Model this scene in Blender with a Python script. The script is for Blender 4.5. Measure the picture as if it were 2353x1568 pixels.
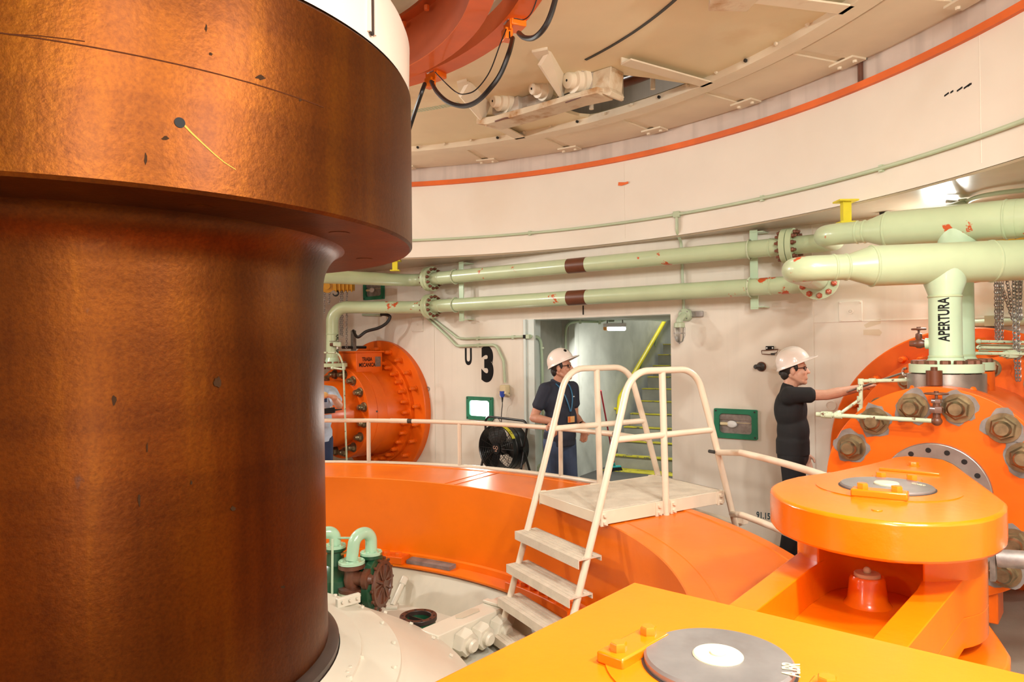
import bpy, bmesh, math, random
from math import sin, cos, pi, radians as rad, atan2, sqrt, hypot
from mathutils import Vector as V, Matrix
from mathutils.geometry import tessellate_polygon
random.seed(7)
S = bpy.context.scene
for o in list(bpy.data.objects): bpy.data.objects.remove(o)
# ------------------------------------------------------------------ camera
CZ = 1.83; W, H, F = 2353, 1568, 1640.2
PIT, ROL = 0.0086, -0.0107
FW = V((0, cos(PIT), sin(PIT))); r0 = V((1, 0, 0)); u0 = r0.cross(FW)
RT = cos(ROL)*r0 + sin(ROL)*u0; UP = -sin(ROL)*r0 + cos(ROL)*u0
O = V((0, 0, CZ))
cd = bpy.data.cameras.new('camera'); cam = bpy.data.objects.new('camera', cd); S.collection.objects.link(cam)
cd.sensor_width = 36; cd.lens = F/W*36; cd.clip_start = 0.02; cd.clip_end = 100
cam.matrix_world = Matrix(((RT.x, UP.x, -FW.x, 0), (RT.y, UP.y, -FW.y, 0), (RT.z, UP.z, -FW.z, CZ), (0, 0, 0, 1)))
S.camera = cam
vs = S.view_settings; vs.view_transform = 'Standard'; vs.look = 'None'; vs.gamma = 1; vs.use_curve_mapping = False
vs.exposure = -0.1
# pit axis and the frames used everywhere: L along the servomotors, A across them, s along the flat wall
C = V((-2.0309, 3.4461, 0)); GA = 0.706
UU = V((sin(GA), cos(GA), 0)); VV = V((cos(GA), -sin(GA), 0)); ZZ = V((0, 0, 1))
WA = rad(37.5); WN = V((sin(WA), cos(WA), 0)); WT = V((cos(WA), -sin(WA), 0)); WD = 5.12
def pol(R, az, z=0): a = rad(az); return C + V((R*sin(a), R*cos(a), z))
def la(L, A, z=0): return C + UU*L + VV*A + ZZ*z
def wal(s, z, off=0): return C + WN*(WD-off) + WT*s + ZZ*z      # a point on (or off) the flat wall
# ------------------------------------------------------------------ world and lights
wd = bpy.data.worlds.new('world'); S.world = wd; wd.use_nodes = True
wd.node_tree.nodes['Background'].inputs[0].default_value = (1, .9, .78, 1); wd.node_tree.nodes['Background'].inputs[1].default_value = 0.05
def area(name, p, target, w, size, col=(1, .985, .93), sy=None):
    l = bpy.data.lights.new(name, 'AREA'); l.energy = w; l.color = col; l.size = size
    l.shape = 'RECTANGLE' if sy else 'DISK'
    if sy: l.size_y = sy
    o = bpy.data.objects.new(name, l); S.collection.objects.link(o); o.location = p
    o.rotation_euler = (V(target)-V(p)).to_track_quat('-Z', 'Y').to_euler(); return o
# the wall luminaires round the pit (those behind the camera, beside the shaft and the lit ones in view)
for az, z, w in ((150, 3.3, 95), (124, 3.4, 130), (206, 3.3, 32), (252, 3.3, 35), (298, 3.4, 130), (332, 3.4, 150)):
    area('liner_flood', pol(4.9, az, z), pol(2.3, az, 2.2), w, .3)
for az in (143, 118): area('overhead_fill', pol(3.9, az, 3.85), pol(3.6, az, 0), 85, .3)  # unseen overhead fill, added to brighten the orange top faces
area('wall_flood', pol(5.0, 150, 1.1), pol(1, 150, 1.1), 30, .3)
area('wall_flood', wal(-1.86, 1.095, .06), wal(-1.86, .9, 3), 9, .22)
area('wall_flood', wal(3.0, 2.62, .06), wal(2.2, 1.2, 3), 22, .24)
area('hatch_fill_light', pol(4.3, 40, 4.8), pol(4.0, 48, 4), 7, .4)  # unseen fill lamp added to brighten the space behind the hatch
area('stair_tube_light', (1.50, 9.30, 2.0), (1.75, 10.2, 0), 40, .4, (1, 1, .95), .12)
area('stair_top_light', (3.0, 12.4, 3.7), (2.6, 12.0, 1), 42, .4, (1, 1, .95))
# ------------------------------------------------------------------ helpers
def lin(c): return tuple(((x/255)/12.92 if x/255 <= .04045 else ((x/255+.055)/1.055)**2.4) for x in c)
MATS = {}
def mat(name, col, rough=.5, metal=0, var=.12, vs_=2.5, bump=0, bs=40, chip=None, chs=6, cht=.68, coat=0, dirt=None, emit=0, streak=0, spec=.5, ds=1.3, dt=.55):
    m = bpy.data.materials.new(name); m.use_nodes = True; nt = m.node_tree; N = nt.nodes; Lk = nt.links
    b = N['Principled BSDF']; b.inputs['Roughness'].default_value = rough; b.inputs['Metallic'].default_value = metal
    b.inputs['Specular IOR Level'].default_value = spec; b.inputs['Coat Weight'].default_value = coat; b.inputs['Coat Roughness'].default_value = .12
    col = tuple(col)+(1,)
    geo = N.new('ShaderNodeNewGeometry'); P = geo.outputs['Position']
    def noise(scale, det=4, vec=P, rg=.55):
        n = N.new('ShaderNodeTexNoise'); n.inputs['Scale'].default_value = scale; n.inputs['Detail'].default_value = det; n.inputs['Roughness'].default_value = rg
        Lk.new(vec, n.inputs['Vector']); return n.outputs['Fac']
    def ramp(v, a, c):
        r = N.new('ShaderNodeMapRange'); r.inputs['From Min'].default_value = a; r.inputs['From Max'].default_value = c; Lk.new(v, r.inputs['Value']); return r.outputs['Result']
    def mix(fac, c1, c2):
        x = N.new('ShaderNodeMix'); x.data_type = 'RGBA'
        if isinstance(fac, float): x.inputs['Factor'].default_value = fac
        else: Lk.new(fac, x.inputs['Factor'])
        for s, c in ((6, c1), (7, c2)):
            if isinstance(c, tuple): x.inputs[s].default_value = c
            else: Lk.new(c, x.inputs[s])
        return x.outputs[2]
    out = col
    if var: out = mix(ramp(noise(vs_), .3, .72), tuple(x*(1-var) for x in col[:3])+(1,), tuple(min(1, x*(1+var*.6)) for x in col[:3])+(1,))
    if streak:
        mp = N.new('ShaderNodeMapping'); mp.inputs['Scale'].default_value = (7, 7, .35); Lk.new(P, mp.inputs['Vector'])
        out = mix(ramp(noise(1, 3, mp.outputs[0]), .5, .8), out, tuple(x*(1-streak) for x in col[:3])+(1,))
    if dirt: out = mix(ramp(noise(ds, 6), dt, dt+.2), out, tuple(dirt)+(1,))
    if chip: out = mix(ramp(noise(chs, 5, rg=.65), cht, cht+.02), out, tuple(chip)+(1,))
    if isinstance(out, tuple): b.inputs['Base Color'].default_value = out
    else: Lk.new(out, b.inputs['Base Color'])
    if bump:
        bp = N.new('ShaderNodeBump'); bp.inputs['Strength'].default_value = bump; bp.inputs['Distance'].default_value = .01
        Lk.new(noise(bs, 3), bp.inputs['Height']); Lk.new(bp.outputs[0], b.inputs['Normal'])
    if emit:
        b.inputs['Emission Color'].default_value = col; b.inputs['Emission Strength'].default_value = emit
    MATS[name] = m; return m
OR = (.82, .165, .002)
mat('orange_paint', OR, .34, var=.10, vs_=1.7, bump=.05, bs=25, coat=.12, spec=.35, dirt=(.66, .105, .002), dt=.60)
mat('orange_gloss', OR, .24, var=.08, vs_=2, bump=.16, bs=22, coat=.3, spec=.4)
mat('orange_cast', (.78, .125, .003), .38, var=.15, vs_=3, bump=.08, bs=30, coat=.1, spec=.35, chip=(.23, .20, .18), chs=7, cht=.735)
mat('orange_dull', (.72, .13, .010), .5, var=.2, vs_=2.2, dirt=(.55, .10, .015))
mat('orange_dark', (.46, .075, .010), .5, var=.2)
WALL = (.75, .69, .59)
mat('wall_paint', WALL, .55, var=.06, vs_=1.2, bump=.03, bs=30, streak=.10, dirt=(.68, .60, .49), dt=.62, ds=1.6)
mat('liner_paint', (.75, .685, .585), .5, var=.07, vs_=.9, bump=.02, bs=12, dirt=(.71, .63, .52), ds=.8)
mat('band_concrete', (.62, .53, .46), .7, var=.12, streak=.3)
mat('ceiling_paint', (.77, .66, .43), .5, var=.08, vs_=1.3, dirt=(.62, .44, .22), dt=.6, ds=1.1)
mat('ceiling_cream', (.75, .66, .50), .5, var=.08, dirt=(.5, .36, .2), dt=.66, ds=3)
mat('ceiling_rust', (.66, .56, .40), .6, var=.12, dirt=(.36, .17, .045), dt=.50, ds=5, bump=.2, bs=35)
mat('ceiling_rough', (.55, .47, .38), .8, var=.2, bump=.5, bs=70)
mat('soffit_paint', (.50, .41, .29), .25, var=.15, vs_=1.5)
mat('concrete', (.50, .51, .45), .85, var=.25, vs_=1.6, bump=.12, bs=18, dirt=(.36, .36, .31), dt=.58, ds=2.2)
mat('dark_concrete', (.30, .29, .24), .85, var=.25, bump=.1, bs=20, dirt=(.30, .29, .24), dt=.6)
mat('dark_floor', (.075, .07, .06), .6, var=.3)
mat('door_frame_paint', (.66, .74, .70), .55, var=.08, chip=(.06, .06, .055), chs=14, cht=.70)
mat('deck_plate', (.42, .37, .29), .45, var=.2, bump=.35, bs=110)
mat('dark_steel', (.035, .033, .03), .45, var=.3)
mat('cover_cream', (.60, .52, .43), .4, var=.05)
mat('cream_rail', (.71, .61, .47), .32, var=.07, vs_=5, coat=.2)
mat('cream_pit', (.61, .57, .46), .38, var=.08, vs_=2, coat=.1, dirt=(.62, .53, .38), dt=.63)
mat('cream_wall', (.50, .45, .34), .5, var=.14, vs_=1.5, streak=.15)
mat('tread_paint', (.64, .56, .44), .6, var=.12, vs_=9, bump=.5, bs=190, dirt=(.54, .47, .37), dt=.58, ds=7)
GR = (.47, .575, .36)
mat('pipe_green', GR, .30, var=.08, vs_=3, coat=.25, chip=(.52, .085, .022), chs=3.6, cht=.645, bump=.03, bs=20)
mat('pipe_green_clean', (.50, .66, .46), .28, var=.06, vs_=3, coat=.25)
mat('pipe_green_dirty', (.52, .60, .42), .5, var=.2, vs_=8, chip=(.13, .06, .03), chs=26, cht=.60)
mat('conduit_green', (.46, .55, .38), .4, var=.1, chip=(.10, .08, .05), chs=16, cht=.72)
mat('mint_green', (.42, .66, .46), .22, var=.08, vs_=6, coat=.4)
mat('dark_green', (.012, .075, .032), .35, var=.25, vs_=4, coat=.2)
mat('lamp_green', (.015, .20, .105), .5, var=.2, vs_=8)
mat('rust_brown', (.13, .045, .022), .4, var=.35, vs_=9, coat=.2)
mat('pipe_brown', (.12, .035, .012), .4, var=.15, vs_=8)
mat('bolt_rust', (.20, .075, .04), .5, .3, var=.35, vs_=25)
mat('bolt_red', (.50, .09, .03), .5, var=.3, vs_=30, dirt=(.55, .6, .42), ds=20)
mat('brass_nut', (.31, .25, .15), .33, .85, var=.45, vs_=14)
mat('brass', (.50, .33, .10), .32, .8, var=.3, vs_=18)
mat('steel', (.42, .39, .36), .33, .85, var=.25, vs_=6, bump=.05, bs=80)
mat('pin_steel', (.26, .245, .235), .42, .55, var=.22, vs_=7, dirt=(.20, .17, .155), dt=.56, ds=5)
mat('scraped_steel', (.24, .205, .185), .6, .2, var=.3, vs_=14)
mat('pin_cap', (.60, .54, .37), .35, var=.2, vs_=10)
mat('chrome', (.62, .60, .57), .2, .9, var=.1)
mat('galvanized', (.36, .34, .32), .45, .6, var=.3, vs_=20)
mat('black_rubber', (.012, .011, .010), .45, var=.2)
mat('black_metal', (.012, .012, .012), .3, var=.1)
mat('black_paint', (.010, .010, .010), .6, var=.1, spec=.15)
mat('dark_teal_paint', (.02, .06, .075), .6, var=.3, vs_=30)
mat('yellow_paint', (.68, .58, .015), .45, var=.12, vs_=6)
mat('yellow_worn', (.52, .45, .02), .7, var=.35, vs_=6, chip=(.10, .10, .07), chs=9, cht=.58)
mat('hoist_yellow', (.70, .38, .02), .4, var=.15)
mat('label_yellow', (.78, .74, .03), .5, var=.05)
mat('grey_plate', (.22, .20, .17), .5, .4, var=.3, vs_=40)
mat('seal_dark', (.035, .022, .018), .35, var=.3, vs_=8)
mat('white_shell', (.80, .72, .66), .25, var=.03, coat=.4)
mat('white_plastic', (.78, .80, .80), .4, var=.03)
mat('skin', (.62, .34, .23), .5, var=.08, vs_=20)
mat('skin_warm', (.50, .24, .15), .5, var=.08, vs_=20)
mat('hair', (.018, .013, .010), .6, var=.2)
mat('hair_grey', (.30, .29, .28), .6, var=.2, vs_=40)
mat('shirt_black', (.010, .010, .011), .85, var=.15, vs_=9)
mat('shirt_navy', (.020, .025, .042), .85, var=.15, vs_=9)
mat('shirt_sky', (.44, .54, .68), .85, var=.1, vs_=9)
mat('trouser_black', (.007, .007, .008), .85, var=.2)
mat('jeans', (.050, .078, .145), .9, var=.3, vs_=6, bump=.2, bs=60)
mat('jeans_dark', (.020, .034, .085), .9, var=.2, vs_=6)
mat('lanyard', (.035, .16, .30), .6, var=.1)
mat('badge', (.75, .42, .16), .5, var=.1)
mat('badge_orange', (.75, .16, .03), .5, var=.1)
mat('broom_red', (.42, .03, .045), .4, var=.1)
mat('teal_plastic', (.03, .36, .36), .4, var=.1)
mat('plug_blue', (.03, .075, .42), .35, var=.1)
mat('bread', (.72, .45, .16), .8, var=.2, vs_=40)
mat('tape_green', (.42, .56, .36), .6, var=.1)
mat('sticker', (.72, .62, .38), .6, var=.1)
mat('smudge', (.030, .014, .006), .7, spec=.05)
mat('ghost', (.66, .57, .42), .6, var=.1)
mat('lit_lens', (1, .98, .92), .4, var=0, emit=9)
mat('tube_lens', (.94, 1, .98), .4, var=0, emit=7)
mat('amber', (.8, .36, .08), .4, var=0)
def glass(name, col=(.95, .97, .95), rough=.06):
    m = bpy.data.materials.new(name); m.use_nodes = True; b = m.node_tree.nodes['Principled BSDF']
    b.inputs['Base Color'].default_value = (*col, 1); b.inputs['Transmission Weight'].default_value = 1; b.inputs['Roughness'].default_value = rough; b.inputs['IOR'].default_value = 1.45; MATS[name] = m
glass('lamp_glass')
def shaft_mat():
    m = bpy.data.materials.new('shaft_varnish'); m.use_nodes = True; nt = m.node_tree; N = nt.nodes; Lk = nt.links; b = N['Principled BSDF']
    tc = N.new('ShaderNodeNewGeometry'); P = tc.outputs['Position']
    def noise(sc, det, scale=None, rg=.6):
        n = N.new('ShaderNodeTexNoise'); n.inputs['Scale'].default_value = sc; n.inputs['Detail'].default_value = det; n.inputs['Roughness'].default_value = rg
        if scale:
            mp = N.new('ShaderNodeMapping'); mp.inputs['Scale'].default_value = scale; Lk.new(P, mp.inputs['Vector']); Lk.new(mp.outputs[0], n.inputs['Vector'])
        else: Lk.new(P, n.inputs['Vector'])
        return n.outputs['Fac']
    def cr(v, pts):
        r = N.new('ShaderNodeValToRGB'); r.color_ramp.elements[0].position = pts[0][0]; r.color_ramp.elements[0].color = (*pts[0][1], 1)
        r.color_ramp.elements[1].position = pts[-1][0]; r.color_ramp.elements[1].color = (*pts[-1][1], 1)
        for p, c in pts[1:-1]: e = r.color_ramp.elements.new(p); e.color = (*c, 1)
        Lk.new(v, r.inputs[0]); return r.outputs[0]
    def mixc(f, a, c, mode='MIX'):
        x = N.new('ShaderNodeMix'); x.data_type = 'RGBA'; x.blend_type = mode
        if isinstance(f, float): x.inputs['Factor'].default_value = f
        else: Lk.new(f, x.inputs['Factor'])
        for s, q in ((6, a), (7, c)):
            if isinstance(q, tuple): x.inputs[s].default_value = q
            else: Lk.new(q, x.inputs[s])
        return x.outputs[2]
    base = cr(noise(1, 4, (3.0, 3.0, .3)), [(.3, (.064, .0145, .0008)), (.5, (.105, .027, .001)), (.7, (.165, .052, .0012))])
    mott = cr(noise(75, 3), [(.3, (.78, .74, .72)), (.55, (1, 1, 1)), (.75, (1.14, 1.18, 1.1))])
    band = cr(noise(1, 2, (.25, .25, 4)), [(.40, (.88, .86, .87)), (.46, (1.0, 1.0, 1)), (.6, (1.08, 1.1, 1.05))])
    c = mixc(1.0, base, mott, 'MULTIPLY'); c = mixc(1.0, c, band, 'MULTIPLY')
    sp = N.new('ShaderNodeMapRange'); sp.inputs['From Min'].default_value = .72; sp.inputs['From Max'].default_value = .76; Lk.new(noise(5.5, 6, (1, 1, .6), .5), sp.inputs['Value'])
    c = mixc(sp.outputs[0], c, (.045, .026, .018, 1))
    Lk.new(c, b.inputs['Base Color']); b.inputs['Metallic'].default_value = .88; b.inputs['Roughness'].default_value = .42
    b.inputs['Coat Weight'].default_value = .035; b.inputs['Coat Roughness'].default_value = .3
    bp = N.new('ShaderNodeBump'); bp.inputs['Strength'].default_value = .22; bp.inputs['Distance'].default_value = .006
    Lk.new(noise(42, 3), bp.inputs['Height']); Lk.new(bp.outputs[0], b.inputs['Normal']); MATS['shaft_varnish'] = m
shaft_mat()

COL = S.collection
ORG = {}
def tag(o, label, cat, group=None):
    o['label'] = label; o['category'] = cat
    if group: o['group'] = group
    return o
def thing(name, loc, label, cat, group=None):
    o = bpy.data.objects.new(name, None); COL.objects.link(o); o.location = loc; o.empty_display_size = .1
    ORG[o] = V(loc); return tag(o, label, cat, group)
class MB:
    def __init__(s): s.v = []; s.f = []
    def add(s, vs, fs):
        n = len(s.v); s.v += [V(p) for p in vs]; s.f += [tuple(i+n for i in f) for f in fs]; return s
    def box(s, c, size, ax=None):
        ax = ax or (V((1, 0, 0)), V((0, 1, 0)), ZZ); c = V(c); h = [x/2 for x in size]
        P = [c+ax[0]*(i*h[0])+ax[1]*(j*h[1])+ax[2]*(k*h[2]) for k in (-1, 1) for j in (-1, 1) for i in (-1, 1)]
        fl = [(0, 2, 3, 1), (4, 5, 7, 6), (0, 1, 5, 4), (2, 6, 7, 3), (0, 4, 6, 2), (1, 3, 7, 5)]
        if ax[0].cross(ax[1]).dot(ax[2]) < 0: fl = [f[::-1] for f in fl]
        return s.add(P, fl)
    def tube(s, pts, r, n=12, closed=False, cap=True):
        pts = [V(p) for p in pts]; m = len(pts); rs = r if isinstance(r, (list, tuple)) else [r]*m
        T = []
        for i in range(m):
            a = pts[(i-1) % m] if closed or i else pts[i]; b = pts[(i+1) % m] if closed or i < m-1 else pts[i]
            t = (b-a); T.append(t.normalized() if t.length > 1e-9 else V((0, 0, 1)))
        x = T[0].orthogonal().normalized(); vs = []
        for i in range(m):
            x = (x - T[i]*x.dot(T[i])); x = x.normalized() if x.length > 1e-6 else T[i].orthogonal().normalized(); y = T[i].cross(x)
            vs += [pts[i]+(x*cos(2*pi*k/n)+y*sin(2*pi*k/n))*rs[i] for k in range(n)]
        fs = []
        for i in range(m if closed else m-1):
            j = (i+1) % m
            fs += [(i*n+k, i*n+(k+1) % n, j*n+(k+1) % n, j*n+k) for k in range(n)]
        if cap and not closed: fs += [tuple(range(n))[::-1], tuple((m-1)*n+k for k in range(n))]
        return s.add(vs, fs)
    def cyl(s, a, b, r, r1=None, n=24): return s.tube([a, b], [r, r if r1 is None else r1], n)
    def lathe(s, prof, az0=0, az1=360, n=96, closed=True, org=None):
        """profile of (R, z) round the pit axis; closed = ring section"""
        org = C if org is None else V(org); full = abs(az1-az0) >= 360; m = len(prof); k = n if full else n+1; vs = []
        for i in range(k):
            a = rad(az0+(az1-az0)*i/n); vs += [org+V((R*sin(a), R*cos(a), z)) for R, z in prof]
        fs = []
        for i in range(n):
            j = (i+1) % k
            for q in range(m if closed else m-1):
                q2 = (q+1) % m; fs.append((i*m+q, i*m+q2, j*m+q2, j*m+q))
        if closed and not full: fs += [tuple(range(m))[::-1], tuple((k-1)*m+q for q in range(m))]
        return s.add(vs, fs)
    def rev(s, o, d, prof, n=32, x=None):
        """profile of (t, r) turned round the line from o along d; r = 0 ends close"""
        o = V(o); d = V(d).normalized(); x = (x or d.orthogonal()).normalized(); y = d.cross(x); vs = []; idx = []
        for t, r in prof:
            if r < 1e-6: idx.append([len(vs)]); vs.append(o+d*t)
            else: idx.append(list(range(len(vs), len(vs)+n))); vs += [o+d*t+(x*cos(2*pi*k/n)+y*sin(2*pi*k/n))*r for k in range(n)]
        fs = []
        for a, b in zip(idx, idx[1:]):
            for k in range(n):
                q = (a[k % len(a)], a[(k+1) % len(a)], b[(k+1) % len(b)], b[k % len(b)])
                q = tuple(dict.fromkeys(q))
                if len(q) > 2: fs.append(q)
        return s.add(vs, fs)
    def disc(s, o, d, r, h, n=32, bev=0):
        if bev: return s.rev(o, d, [(0, 0), (0, r), (h-bev, r), (h, r-bev), (h, 0)], n)
        return s.rev(o, d, [(0, 0), (0, r), (h, r), (h, 0)], n)
    def ringd(s, o, d, ri, ro, h, n=40): return s.rev(o, d, [(0, ri), (0, ro), (h, ro), (h, ri), (0, ri)], n)
    def hexn(s, o, d, r, h, hole=0): return s.rev(o, d, [(0, 0), (0, r), (h*.82, r), (h, r*.86), (h, 0)], 6)
    def prism(s, poly, base, ax, h):
        """2-D polygon in axes ax[0], ax[1] at base, extruded h along ax[2]"""
        n = len(poly); lo = [V(base)+ax[0]*x+ax[1]*y for x, y in poly]; hi = [p+ax[2]*h for p in lo]
        f = [tuple(range(n)), tuple(range(n, 2*n))[::-1]] + [(i, n+i, n+(i+1) % n, (i+1) % n) for i in range(n)]
        area2 = sum(poly[i][0]*poly[(i+1) % n][1]-poly[(i+1) % n][0]*poly[i][1] for i in range(n))
        up = ax[0].cross(ax[1]).dot(ax[2])*h
        if (area2 > 0) == (up > 0): f = [q[::-1] for q in f]
        return s.add(lo+hi, f)
    def plate(s, loops, place, h):
        """flat plate with holes: loops of 2-D points (outer first); place(x, y, t) -> world"""
        tri = tessellate_polygon([[V((x, y, 0)) for x, y in lp] for lp in loops]); flat = [p for lp in loops for p in lp]; n = len(flat)
        vs = [place(x, y, 0) for x, y in flat]+[place(x, y, h) for x, y in flat]; f = []
        for t in tri: f += [tuple(t), tuple(i+n for i in t)[::-1]]
        k = 0
        for lp in loops:
            m = len(lp)
            for i in range(m): f.append((k+i, k+(i+1) % m, n+k+(i+1) % m, n+k+i))
            k += m
        return s.add(vs, f)
    def ell(s, c, r, n=16, m=10, ax=None):
        ax = ax or (V((1, 0, 0)), V((0, 1, 0)), ZZ); c = V(c); vs = [c-ax[2]*r[2]]
        for j in range(1, m):
            t = -pi/2+pi*j/m; vs += [c+ax[0]*(r[0]*cos(t)*cos(2*pi*k/n))+ax[1]*(r[1]*cos(t)*sin(2*pi*k/n))+ax[2]*(r[2]*sin(t)) for k in range(n)]
        vs.append(c+ax[2]*r[2]); e = len(vs)-1
        fs = [(0, 1+(k+1) % n, 1+k) for k in range(n)]+[(e, e-n+k, e-n+(k+1) % n) for k in range(n)]
        for j in range(m-2):
            fs += [(1+j*n+k, 1+j*n+(k+1) % n, 1+(j+1)*n+(k+1) % n, 1+(j+1)*n+k) for k in range(n)]
        return s.add(vs, fs)
    def cap(s, a, ra, b, rb, n=14, flat=1, fx=None):
        """tapered capsule (round cone)"""
        a = V(a); b = V(b); d = b-a; l = d.length; d = d.normalized(); pr = []
        for i in range(5): t = -pi/2+pi/2*i/4; pr.append((ra*sin(t), ra*cos(t)))
        for i in range(5): t = pi/2*i/4; pr.append((l+rb*sin(t), rb*cos(t)))
        pr[0] = (-ra, 0); pr[-1] = (l+rb, 0)
        return s.rev(a, d, pr, n)
    def mesh(s, name, m, smooth=True, ang=.7):
        me = bpy.data.meshes.new(name); me.from_pydata([tuple(p) for p in s.v], [], s.f)
        bm = bmesh.new(); bm.from_mesh(me); bmesh.ops.recalc_face_normals(bm, faces=bm.faces); bm.to_mesh(me); bm.free()
        if smooth:
            me.polygons.foreach_set('use_smooth', [True]*len(me.polygons)); me.set_sharp_from_angle(angle=ang)
        me.materials.append(MATS[m]); return me
    def build(s, name, m, parent=None, smooth=True, bevel=0, ang=.7, org=None):
        if parent is not None: og = ORG[parent]
        else: og = V(org) if org is not None else V((0, 0, 0))
        s.v = [p-og for p in s.v]
        o = bpy.data.objects.new(name, s.mesh(name, m, smooth, ang)); COL.objects.link(o)
        if parent is not None: o.parent = parent
        else: o.location = og
        ORG[o] = og
        if bevel:
            b = o.modifiers.new('bevel', 'BEVEL'); b.width = bevel; b.segments = 2; b.limit_method = 'ANGLE'; b.angle_limit = .6; b.harden_normals = False
        return o
def solo(mb, name, m, org, label, cat, group=None, **k):
    return tag(mb.build(name, m, None, org=org, **k), label, cat, group)
def struct(mb, name, m, **k):
    o = mb.build(name, m, None, **k); o['kind'] = 'structure'; return o
def inst(name, me, parent, M):
    """one more object on a shared mesh, placed by world matrix M, parented to a thing or part"""
    o = bpy.data.objects.new(name, me); COL.objects.link(o); o.parent = parent
    M = M.copy(); M.translation = M.translation-ORG[parent]; o.matrix_local = M; ORG[o] = ORG[parent]; return o
def frame(p, z, x=None):
    z = V(z).normalized(); x = V(x) if x is not None else z.orthogonal(); x = (x-z*x.dot(z)).normalized(); y = z.cross(x)
    M = Matrix((x, y, z)).transposed().to_4x4(); M.translation = V(p); return M
def hexmesh(name, r, h, m, stud=0, sh=0, washer=0):
    b = MB()
    if washer: b.disc((0, 0, 0), ZZ, r*1.25, h*.18, 18)
    b.hexn((0, 0, 0), ZZ, r, h)
    if stud: b.rev((0, 0, h*.9), ZZ, [(0, stud), (sh*.75, stud), (sh, stud*.75), (sh, 0)], 14)
    return b.mesh(name, m)
def bend(pts, rad_, n=6):
    """polyline with rounded corners"""
    pts = [V(p) for p in pts]; out = [pts[0]]
    for i in range(1, len(pts)-1):
        a, b, c = pts[i-1], pts[i], pts[i+1]; u = (a-b).normalized(); w = (c-b).normalized(); r = rad_[i] if isinstance(rad_, dict) else rad_
        ang = u.angle(w)
        if ang > pi-.02: out.append(b); continue
        d = min(r/math.tan(ang/2), (a-b).length*.48, (c-b).length*.48); r = d*math.tan(ang/2)
        cen = b+(u+w).normalized()*(r/sin(ang/2)); p0 = b+u*d; p1 = b+w*d; e0 = p0-cen; e1 = p1-cen; th = e0.angle(e1)
        for k in range(n+1):
            t = k/n; out.append(cen+(e0*sin((1-t)*th)+e1*sin(t*th))/sin(th))
    out.append(pts[-1]); return out
def ray(x, y): return FW+RT*((x-W/2)/F)-UP*((y-H/2)/F)
def atz(x, y, z): d = ray(x, y); return O+d*((z-CZ)/d.z)
def atpl(x, y, P, n): d = ray(x, y); return O+d*((V(P)-O).dot(n)/d.dot(n))
def aty(x, y, Y): d = ray(x, y); return O+d*(Y/d.y)
def atw(x, y, off=0): return atpl(x, y, C+WN*(WD-off)+ZZ*CZ, WN)
def atR(x, y, R):
    d = ray(x, y); D = V((d.x, d.y)); c = V((C.x, C.y)); a = D.dot(D); b = -2*D.dot(c); q = c.dot(c)-R*R
    return O+d*((-b+sqrt(b*b-4*a*q))/(2*a))
def text(name, s, size, m, place, parent, sx=1, off=0, depth=.0015, sub=0, **k):
    """lettering as a thin mesh; place(x, y, t) -> world"""
    cu = bpy.data.curves.new('lettering', 'FONT'); cu.body = s; cu.size = size; cu.align_x = 'CENTER'; cu.align_y = 'CENTER'; cu.offset = off if len(s) == 1 else min(off, .023*size); cu.extrude = .001
    to = bpy.data.objects.new('lettering', cu); COL.objects.link(to); dg = bpy.context.evaluated_depsgraph_get(); dg.update()
    me = bpy.data.meshes.new_from_object(to.evaluated_get(dg)); bpy.data.objects.remove(to)
    if sub:
        bm = bmesh.new(); bm.from_mesh(me); ys = [v.co.y for v in bm.verts]; y = min(ys)+sub
        while y < max(ys)-sub*.2:
            bmesh.ops.bisect_plane(bm, geom=bm.verts[:]+bm.edges[:]+bm.faces[:], plane_co=(0, y, 0), plane_no=(0, 1, 0)); y += sub
        bmesh.ops.triangulate(bm, faces=bm.faces[:]); bm.to_mesh(me); bm.free()
    if not sub:
        bm = bmesh.new(); bm.from_mesh(me); bmesh.ops.triangulate(bm, faces=bm.faces[:]); bm.to_mesh(me); bm.free()
    b = MB(); b.add([place(p.co.x*sx, p.co.y, (p.co.z+.001)*depth/.002) for p in me.vertices], [tuple(f.vertices) for f in me.polygons]); bpy.data.meshes.remove(me)
    return b.build(name, m, parent, smooth=False, **k)
# ================================================================== SETTING
st = struct(MB().lathe([(2.70, -.06), (2.70, 0), (8.3, 0), (8.3, -.06)], n=120), 'floor', 'deck_plate')
struct(MB().lathe([(0, -.26), (0, -.2), (2.9, -.2), (2.9, -.26)], n=64), 'floor', 'cream_pit')
struct(MB().lathe([(2.50, -.2), (2.66, 0), (2.70, .03), (2.78, .03), (2.78, -.2)], n=96), 'wall_pit', 'cream_wall')
# upper liner, its orange edge and the concrete band above
liner = struct(MB().lathe([(5.04, 2.9), (5.04, 3.735), (5.10, 3.735), (5.10, 2.93), (8.3, 2.93), (8.3, 2.9)], n=160), 'wall_upper', 'liner_paint', ang=.5)
MB().lathe([(5.036, 2.9), (5.036, 2.935), (5.045, 2.935), (5.045, 2.9)], n=160).build('edge_strip', 'liner_paint', liner)
for az in (39.5, 79, -20, 118): MB().tube([pol(5.04, az, 2.91), pol(5.04, az, 3.73)], .003, 6).build('weld_seam', 'liner_paint', liner)
struct(MB().lathe([(5.042, 2.898), (5.055, 2.885), (8.3, 2.885), (8.3, 2.898)], n=120), 'ceiling', 'soffit_paint')
trim = struct(MB().lathe([(5.005, 3.733), (5.005, 3.785), (5.12, 3.785), (5.12, 3.733)], n=160), 'trim_1', 'orange_dull')
struct(MB().lathe([(5.07, 3.78), (5.07, 4.95), (5.2, 4.95), (5.2, 3.78)], n=140), 'wall_band', 'band_concrete')
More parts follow.
